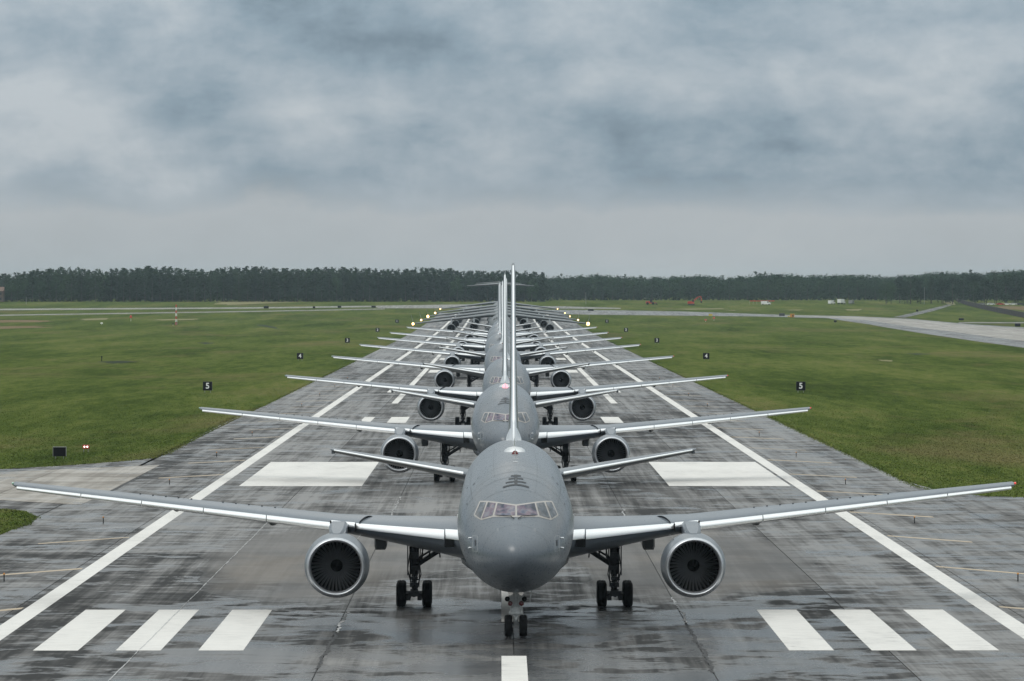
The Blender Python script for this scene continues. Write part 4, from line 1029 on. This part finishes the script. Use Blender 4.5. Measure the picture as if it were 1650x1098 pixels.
    fin = MB().loft([[(v*ch, y+u*ch, z) for u, v in airfoil(12, tc, 0)] for z, y, ch, tc in fz]).build('fin', M['cargo'], root)
    MB().lathe((0, 45.9, 16.7), [(0, .05), (.6, .28), (3, .34), (6.5, .28), (7.8, .05)], 'y', 14).build('tail_bullet', M['cargo'], fin)
    ng = MB(); ng.tube((0, 5, 1.4), (0, 5, .5), .15, n=8); ngo = ng.build('nose_gear', M['gear'], root)
    for s in (-1, 1): link('wheel', wmc, ngo, (s*.4, 5, .6))
    return root
cargo = make_cargo()
CG = [(1341, -.45, 'first of the lamp-lit cargo jets, dark raised tail plane above the queue'), (1495, -.74, 'second cargo jet in the far part of the queue, lamps at its wing tips'),
      (1652, -1.0, 'third cargo jet in the far part of the queue, middle pair of wing-tip lamps'), (1807, -.6, 'fourth cargo jet in the far part of the queue, one before the last'),
      (2000, -1.1, 'last and farthest cargo jet at the head of the runway')]
for i, (yt, x, lab) in enumerate(CG):
    r = cargo if i == 0 else copy_tree(cargo)
    y = yt-28.2; r.location = (x, y, gz(y+20)+.05); tag(r, lab, 'jet', 'cargo jets with drooped wings at the far end of the queue')

def owner(o):
    while o.parent: o = o.parent
    return o
LS = {0: (.95, 1.3), 1: (.8, .7), 2: (1.3, .6), 3: (.95, .55), 4: (.7, .6)}
roots = [o for o in col.objects if o.name.startswith('cargo_jet')]; roots.sort(key=lambda o: o.location.y)
for o in col.objects:
    if o.name.startswith('tip_light') and owner(o) in roots:
        k = LS[roots.index(owner(o))][0 if o.location.x < 0 else 1]; o.scale = (k, k, k)
# ------------------------------------------------------------------ signs and lights beside the runway
def numeral(txt, size, parent, loc):
    cu = bpy.data.curves.new('numeral', 'FONT'); cu.body = txt; cu.size = size; cu.align_x = 'CENTER'; cu.align_y = 'CENTER'; cu.extrude = .006; cu.offset = size*.022
    o = bpy.data.objects.new('tmp', cu); col.objects.link(o); dg = bpy.context.evaluated_depsgraph_get()
    me = bpy.data.meshes.new_from_object(o.evaluated_get(dg)); bpy.data.objects.remove(o); me.materials.clear(); me.materials.append(M['sign_white'])
    q = link('numeral', me, parent, loc); q.rotation_euler = (R(90), 0, 0); return q
def distance_board(px, y, txt, label, h0=None):
    x = at_depth(px, y); r = empty('distance_board', (x, y, gz(y))); tag(r, label, 'sign', 'black numbered boards beside the runway')
    MB().box((0, 0, .95), (1.28, .22, 1.2)).build('sign_panel', M['sign_black'], r, False)
    fr = MB()
    for zz in (.33, 1.57): fr.box((0, 0, zz), (1.34, .25, .04))
    for xx in (-.655, .655): fr.box((xx, 0, .95), (.03, .25, 1.2))
    fr.build('sign_frame', M['gear'], r, False)
    for xx in (-.4, .4): MB().tube((xx, .02, -.05), (xx, .02, .31), .035, n=8).build('leg', M['post'], r)
    numeral(txt, 1.15, r, (0, -.122, .95))
for px, txt, side in ((334.5, '5', 'left'), (1290.5, '5', 'right'), (483.5, '4', 'left'), (1138, '4', 'right'), (559.7, '3', 'left'), (1058.5, '3', 'right'), (608.3, '2', 'left'), (1008.7, '2', 'right'), (639.7, '1', 'left'), (978, '1', 'right')):
    y = 668+304.8*(5-int(txt)); distance_board(px, y, txt, 'black board with the white numeral %s, %s pair of boards, on the %s grass' % ({'5': 'five', '4': 'four', '3': 'three', '2': 'two', '1': 'one'}[txt], {'5': 'nearest', '4': 'second', '3': 'middle', '2': 'fourth', '1': 'farthest'}[txt], side))
# plain dark sign seen from behind, and the paired guard lamps
p = Gp(96, 739); r = empty('taxiway_sign', (p[0], p[1], 0)); tag(r, 'plain black rectangular sign in the grass by the left turn-off', 'sign')
MB().box((0, 0, .58), (1.1, .2, .8)).build('sign_panel', M['sign_black'], r, False)
fr = MB(); fr.box((0, 0, 1.0), (1.16, .26, .05)); fr.box((-.57, 0, .58), (.03, .26, .8)); fr.box((.57, 0, .58), (.03, .26, .8)); fr.build('sign_frame', M['post'], r, False)
for xx in (-.35, .35): MB().tube((xx, 0, -.05), (xx, 0, .18), .035, n=8).build('leg', M['post'], r)
p = Gp(138.5, 729); r = empty('guard_light', (p[0], p[1], 0)); tag(r, 'small red box with two lit white lamps in the grass by the turn-off', 'light')
MB().box((0, 0, .5), (.58, .25, .32)).build('housing', M['red'], r, False)
for xx in (-.13, .13): MB().lathe((xx, -.16, .5), [(0, .005), (.01, .07), (.05, .085)], 'y', 14).build('lamp', M['guard_on'], r)
for xx in (-.2, .2): MB().tube((xx, 0, -.05), (xx, 0, .34), .03, n=8).build('leg', M['post'], r)
# runway edge lights
def edge_light(x, y, lab):
    r = empty('edge_light', (x, y, gz(y)+(.05 if abs(x) < RW else 0))); tag(r, lab, 'light', 'stick lights along the runway edge')
    MB().tube((0, 0, 0), (0, 0, .34), .03, n=8).build('post', M['black'], r); MB().lathe((0, 0, .34), [(0, .03), (.02, .05), (.07, .05), (.09, .02), (.10, .005)], 'z', 12).build('lamp', M['orange'], r)
ORD = ['first', 'second', 'third', 'fourth', 'fifth', 'sixth', 'seventh', 'eighth', 'ninth', 'tenth', 'eleventh', 'twelfth']
for s, nm in ((-1, 'left'), (1, 'right')):
    for k in range(10):
        edge_light(s*25.5, 234+58.5*k, '%s runway edge light from the camera on the %s shoulder' % (ORD[k], nm))
# far guidance signs
def far_sign(px, py, wpx, hpx, m, label):
    x, y = Gp(px, py); s = FPX/y; r = empty('guidance_sign', (x, y, gz(y))); tag(r, label, 'sign')
    MB().box((0, 0, .25+hpx/s/2), (wpx/s, .3, hpx/s)).build('sign_panel', M[m], r, False)
    MB().box((0, 0, .27+hpx/s), (wpx/s+.1, .36, .05)).build('sign_frame', M['post'], r, False)
    for q in (-1, 1): MB().tube((q*wpx/s*.35, 0, -.1), (q*wpx/s*.35, 0, .28), .05, n=6).build('leg', M['post'], r)
for px, py, a, b, m_, lb in ((429, 498, 8, 4, 'sign_black', 'wide dark guidance sign on the far left taxiway, leftmost of four'), (506, 498, 4, 3.2, 'sign_black', 'small dark guidance sign on the far left taxiway, second of four'),
        (547, 497, 6, 3.2, 'sign_black', 'dark guidance sign on the far left taxiway, third of four'), (602, 497, 7, 3.2, 'sign_black', 'wide dark guidance sign on the far left taxiway, rightmost of four'),
        (1260, 510.4, 9, 4.2, 'gear', 'dark grey guidance sign beside the orange box on the right'), (1346, 520.5, 4.5, 3, 'sign_black', 'small dark sign in the grass before the diverging runway'),
        (1549, 517.5, 8, 3.4, 'sign_black', 'dark guidance sign beyond the diverging runway, left of two'), (1640, 527.5, 9, 5, 'sign_black', 'large dark guidance sign at the right edge of the picture'),
        (1478, 503.2, 3.2, 3, 'sign_black', 'small dark marker on the mound beyond the access road'), (952, 502, 9, 2.6, 'sign_black', 'low dark guidance sign just right of the far cargo jets'), (1145, 510, 6, 2.8, 'yellow', 'small yellow marker board on the right of the grass')):
    far_sign(px, py, a, b, m_, lb)
x, y = Gp(1276.5, 512); r = empty('equipment_box', (x, y, gz(y))); tag(r, 'orange and yellow equipment box on the grass beside the diverging runway', 'equipment box')
MB().box((0, 0, .9), (1.9, 1.2, 1.5)).build('cabinet', M['orange'], r, False); MB().box((0, 0, 1.7), (2.1, 1.4, .1)).build('roof', M['yellow'], r, False); MB().box((.3, -.62, .8), (.6, .03, 1.0)).build('door', M['bark'], r, False)
MB().box((-1.6, 0, .55), (.9, .6, .5)).build('side_cabinet', M['yellow'], r, False)
def marker(px, py, h, m_, name, label, cat):
    x, y = Gp(px, py); r = empty(name, (x, y, gz(y))); tag(r, label, cat)
    MB().tube((0, 0, -.1), (0, 0, h*.75), .06, n=6).build('post', M['white'], r)
    MB().lathe((0, 0, h*.55), [(0, .5), (.1, .55), (h*.4, .35), (h*.45, .02)], 'z', 10).build('marker_head', M[m_], r)
marker(1150.5, 517, 1.6, 'red', 'marker_cone', 'red marker standing in the grass below the yellow board', 'marker')
marker(1137, 519, 1.1, 'red', 'marker_cone', 'faint small red marker left of the bigger red one', 'marker')
marker(211, 518, 2.6, 'red', 'marker_cone', 'red topped marker post in the left grass', 'marker')
marker(279, 525, .9, 'black', 'marker_cone', 'low dark marker left of the foot of the red and white mast', 'marker')
marker(164, 524, 1.0, 'white', 'marker_cone', 'small white marker in the left grass', 'marker')
x, y = Gp(164, 582); r = empty('drain_marker', (x, y, 0)); tag(r, 'short dark post above a dark drain in the left grass', 'post')
MB().tube((0, 0, -.1), (0, 0, .75), .09, n=8).build('post', M['black'], r); MB().box((0, 0, .85), (.3, .3, .25)).build('post_cap', M['black'], r, False)
# red and white lattice mast
x, y = Gp(284, 524); r = empty('lattice_mast', (x, y, gz(y))); tag(r, 'red and white lattice mast standing in the left grass', 'mast')
hm = 33/(FPX/y)
for k in range(7):
    z0, z1 = hm*k/7, hm*(k+1)/7; w0 = .32*(1-.6*k/7); w1 = .32*(1-.6*(k+1)/7); mb = MB()
    for a_ in ((-1, -1), (1, -1), (1, 1), (-1, 1)): mb.tube((a_[0]*w0, a_[1]*w0, z0), (a_[0]*w1, a_[1]*w1, z1), .09, n=5)
    for a_, b_ in (((-1, -1), (1, -1)), ((1, -1), (1, 1)), ((1, 1), (-1, 1)), ((-1, 1), (-1, -1))): mb.tube((a_[0]*w0, a_[1]*w0, z0), (b_[0]*w1, b_[1]*w1, z1), .06, n=4)
    mb.build('mast_section', M['red' if k % 2 == 0 else 'white'], r, False)
MB().box((0, .5, .5), (.9, .6, .8)).build('cabinet', M['post'], r, False)
# poles before the wood
for px, b_, t_, lab in ((42.5, 489, 479, 'short pale pole before the left end of the wood'), (944, 487.5, 472, 'thin pale pole before the wood, right of the tails'), (1489.5, 487.5, 464, 'tall pale pole at the edge of the nearer clump of trees')):
    y = 2690; x = at_depth(px, y); h = hgt_for(t_, y); r = empty('pole', (x, y, gz(y))); tag(r, lab, 'pole')
    MB().tube((0, 0, -.2), (0, 0, h), .13, .09, 8).build('shaft', M['post'], r); MB().box((0, 0, h+.05), (.5, .4, .12)).build('pole_head', M['post'], r, False)

# ------------------------------------------------------------------ vehicles and plant far away
def wheels(r, xs_, wy, rad, vert=.0):
    for xx in xs_:
        for yy in (-wy, wy):
            mb = MB(); mb.lathe((xx, yy, rad), [(-.13, .02), (-.14, rad*.6), (-.14, rad*.95), (0, rad), (.14, rad*.95), (.14, rad*.6), (.13, .02)], 'y', 14); mb.build('wheel', M['tyre'], r)
def car(px, y, m_, label, kind='car', group=None, rz=0):
    x = at_depth(px, y); r = empty('parked_'+kind, (x, y, gz(y)), rz); tag(r, label, kind, group)
    def prof(pts, hw_):
        mb = MB(); mb.loft([[(px_, -hw_, pz) for px_, pz in pts], [(px_, -hw_*1.0, pz) for px_, pz in pts], [(px_, hw_, pz) for px_, pz in pts]]); return mb
    if kind == 'car':
        prof([(-2.2, .3), (-2.25, .75), (-1.9, .9), (-1.2, .95), (1.1, .95), (2.1, .8), (2.25, .55), (2.2, .3)], .85).build('body', M[m_], r, False)
        prof([(-1.6, .95), (-1.1, 1.42), (.4, 1.45), (1.15, .95)], .74).build('cabin', M['cab_glass'], r, False); MB().box((-.35, 0, 1.455), (1.4, 1.35, .04)).build('roof', M[m_], r, False); wheels(r, (-1.35, 1.35), .8, .33)
    elif kind == 'truck':
        prof([(-3.4, .9), (-3.4, 3.0), (1.5, 3.0), (1.5, .9)], 1.15).build('cargo_box', M[m_], r, False); prof([(1.6, .5), (1.6, 2.4), (2.6, 2.4), (3.2, 1.5), (3.4, .5)], 1.05).build('cab', M['white'], r, False)
        prof([(2.0, 1.55), (2.0, 2.25), (2.55, 2.25), (3.05, 1.55)], 1.07).build('window', M['cab_glass'], r, False); wheels(r, (-2.3, -1.3, 2.4), 1.0, .48)
    else:
        prof([(-2.6, .4), (-2.65, 2.2), (1.3, 2.25), (2.0, 1.45), (2.65, 1.2), (2.65, .4)], .95).build('body', M[m_], r, False)
        prof([(.7, 1.35), (.7, 2.0), (1.25, 2.05), (1.85, 1.4)], .97).build('window', M['cab_glass'], r, False); wheels(r, (-1.7, 1.8), .88, .36)
    return r
car(1340, 2680, 'white', 'white van, leftmost of three white vehicles before the right wood', 'van', None, 1.0)
car(1356, 2680, 'white', 'white truck with a red tail, middle of three white vehicles', 'truck', None, 1.1)
car(1372, 2690, 'post', 'pale grey van, rightmost of three vehicles before the right wood', 'van', None, 1.2)
for px, m_, lb in ((1568, 'white', 'white car, leftmost of the row parked past the red soil'), (1582, 'post', 'grey car, second of the row parked past the red soil'), (1597, 'white', 'white car, third of the row parked past the red soil'), (1612, 'red', 'red car in the row parked past the red soil'), (1623, 'white', 'white car right of the red one in the parked row'), (1633, 'white', 'white car near the right end of the parked row'), (1645, 'gear', 'dark car at the right end of the parked row'), (1660, 'post', 'grey car parked outside the right edge of the row')):
    car(px, 2640, m_, lb, 'car', 'cars parked past the red soil', rt.uniform(-.3, .3))
# red excavator
y = 2640; r = empty('excavator', (at_depth(1114, y), y, gz(y))); tag(r, 'red excavator with its arm raised before the right wood', 'excavator')
mb = MB(); 
for q in (-1, 1): mb.loft([[(-2.0, q*1.1-.25, .3), (-1.7, q*1.1-.25, .75), (1.7, q*1.1-.25, .75), (2.0, q*1.1-.25, .3), (1.7, q*1.1-.25, 0), (-1.7, q*1.1-.25, 0)], [(-2.0, q*1.1+.25, .3), (-1.7, q*1.1+.25, .75), (1.7, q*1.1+.25, .75), (2.0, q*1.1+.25, .3), (1.7, q*1.1+.25, 0), (-1.7, q*1.1+.25, 0)]])
mb.build('track', M['gear'], r, False)
MB().loft([[(-2.2, q, .9), (-2.2, q, 2.0), (-1.2, q, 2.25), (.6, q, 2.0), (1.6, q, 1.9), (1.6, q, .9)] for q in (-1.2, 1.2)]).build('body', M['red'], r, False)
MB().loft([[(.3, q, 1.95), (.4, q, 3.0), (1.3, q, 3.0), (1.6, q, 1.95)] for q in (-1.15, -.1)]).build('cab', M['cab_glass'], r, False)
am = MB(); am.box((2.3, .3, 3.3), (3.6, .5, .55), Matrix.Rotation(R(-42), 3, 'Y')); am.box((4.3, .3, 4.7), (2.2, .45, .45), Matrix.Rotation(R(-12), 3, 'Y')); am.build('boom', M['red'], r, False)
am = MB(); am.box((5.6, .3, 3.5), (.4, .4, 3.0), Matrix.Rotation(R(-6), 3, 'Y')); am.build('arm', M['red'], r, False); MB().lathe((5.6, -.2, 1.8), [(0, .05), (.02, .6), (1.0, .6), (1.02, .05)], 'y', 8).build('bucket', M['gear'], r, False)
y = 2660; r = empty('loader', (at_depth(1049, y), y, gz(y))); tag(r, 'dull red loader parked before the wood, left of the excavator', 'loader')
MB().loft([[(-3.0, q, .7), (-3.0, q, 1.9), (-.8, q, 2.0), (-.5, q, 1.2), (2.0, q, 1.0), (2.0, q, .7)] for q in (-1.1, 1.1)]).build('body', M['red'], r, False)
MB().loft([[(-.8, q, 1.9), (-.7, q, 3.1), (.6, q, 3.1), (.9, q, 1.2), (-.5, q, 1.2)] for q in (-.9, .9)]).build('cab', M['cab_glass'], r, False)
MB().loft([[(2.6, q, .1), (2.5, q, 1.3), (3.6, q, .4), (3.9, q, .1)] for q in (-1.4, 1.4)]).build('bucket', M['gear'], r, False); mb = MB(); 
for q in (-.8, .8): mb.box((1.9, q, 1.2), (2.6, .2, .3), Matrix.Rotation(R(12), 3, 'Y'))
mb.build('lift_arm', M['red'], r, False); wheels(r, (-2.0, 1.2), 1.1, .75)
y = 2650; car(1234, y, 'white', 'small white van before the red barrier line', 'van')
# red safety barrier line: panels on posts
x0, x1 = at_depth(1208, 2665), at_depth(1248, 2665); r = empty('barrier_fence', (x0, 2665, gz(2665))); tag(r, 'long red barrier fence before the right wood', 'fence')
nb_ = 7; ww = (x1-x0)/nb_
for k in range(nb_):
    MB().box((ww*(k+.5), 0, 2.1), (ww*.96, .06, .5)).build('rail', M['red'], r, False); MB().box((ww*k, 0, 1.1), (.12, .12, 2.4)).build('post', M['post'], r, False)
# dark fence running down the mound on the right
pts = [Gp(*p) for p in ((1541, 488.5), (1560, 493), (1590, 500), (1620, 506.5), (1650, 512.5), (1700, 521))]
r = empty('mesh_fence', (0, 0, 0)); tag(r, 'long dark screened fence running down the mound at the right edge', 'fence')
heights = [6, 9, 10, 11, 11.5, 12.5]
acc = []
for i in range(len(pts)-1):
    a_, b_ = pts[i], pts[i+1]; n_ = max(2, int(math.hypot(b_[0]-a_[0], b_[1]-a_[1])/14))
    for k in range(n_):
        q0 = (a_[0]+(b_[0]-a_[0])*k/n_, a_[1]+(b_[1]-a_[1])*k/n_, heights[i]+(heights[i+1]-heights[i])*k/n_)
        q1 = (a_[0]+(b_[0]-a_[0])*(k+1)/n_, a_[1]+(b_[1]-a_[1])*(k+1)/n_, heights[i]+(heights[i+1]-heights[i])*(k+1)/n_); acc.append((q0, q1))
M['screen'] = simple('dark fence screen', (.045, .038, .04), .9, 0, .2, .2, .4)
for q0, q1 in acc:
    h0 = q0[2]*q0[1]/FPX*.75; h1 = q1[2]*q1[1]/FPX*.75; d_ = Vector((q1[0]-q0[0], q1[1]-q0[1], 0)); nn = Vector((d_.y, -d_.x, 0)).normalized()*.05
    A, B_ = Vector((q0[0], q0[1], gz(q0[1])+.05)), Vector((q1[0], q1[1], gz(q1[1])+.05)); A2 = A+d_*.01; B2 = B_-d_*.01
    MB().loft([[A2-nn, A2+nn, A2+nn+Vector((0, 0, h0)), A2-nn+Vector((0, 0, h0))], [B2-nn, B2+nn, B2+nn+Vector((0, 0, h1)), B2-nn+Vector((0, 0, h1))]]).build('fence_panel', M['screen'], r, False)
    MB().tube(A, A+Vector((0, 0, h0+.25)), .07, n=6).build('post', M['post'], r)
# house among the trees at the far left
y = 2792; r = empty('house', (at_depth(-3, y), y, gz(y))); tag(r, 'brick house with a brown roof half hidden at the left end of the wood', 'house')
M['brick'] = simple('red brown brick', (.10, .075, .065), .9, 0, .2, .2, 2); M['roof'] = simple('brown roof tiles', (.16, .11, .09), .9, 0, .2, .2, 2)
MB().box((0, 0, 3.2), (7, 8, 6.4)).build('wall', M['brick'], r, False); MB().loft([[(-3.8, q, 6.4), (3.8, q, 6.4), (3.8, q*.02, 9.0), (-3.8, q*.02, 9.0)] for q in (-4.6, 4.6)]).build('roof', M['roof'], r, False)
for xx in (-1.9, 1.9):
    for zz in (1.9, 4.8): MB().box((xx, -4.02, zz), (1.2, .08, 1.3)).build('window', M['cab_glass'], r, False)

# ------------------------------------------------------------------ haze
mb = MB().box((0, 4350, 22), (8900, 9900, 66)); hz = mb.build('haze', None, smooth=False); hz.data.materials.clear()
m = bpy.data.materials.new('haze air'); m.use_nodes = True; n = m.node_tree; n.nodes.clear()
pv = n.nodes.new('ShaderNodeVolumePrincipled'); pv.inputs['Color'].default_value = (.70, .86, 1.0, 1); pv.inputs['Density'].default_value = 4.3e-5; pv.inputs['Anisotropy'].default_value = .2
oo = n.nodes.new('ShaderNodeOutputMaterial'); L(n, pv.outputs[0], oo.inputs['Volume']); hz.data.materials.append(m)
tag(hz, 'thin damp haze lying over the whole airfield', 'haze', kind='stuff')
sc.cycles.volume_step_rate = 10; sc.cycles.volume_max_steps = 64; sc.cycles.max_bounces = 6; sc.cycles.volume_bounces = 1
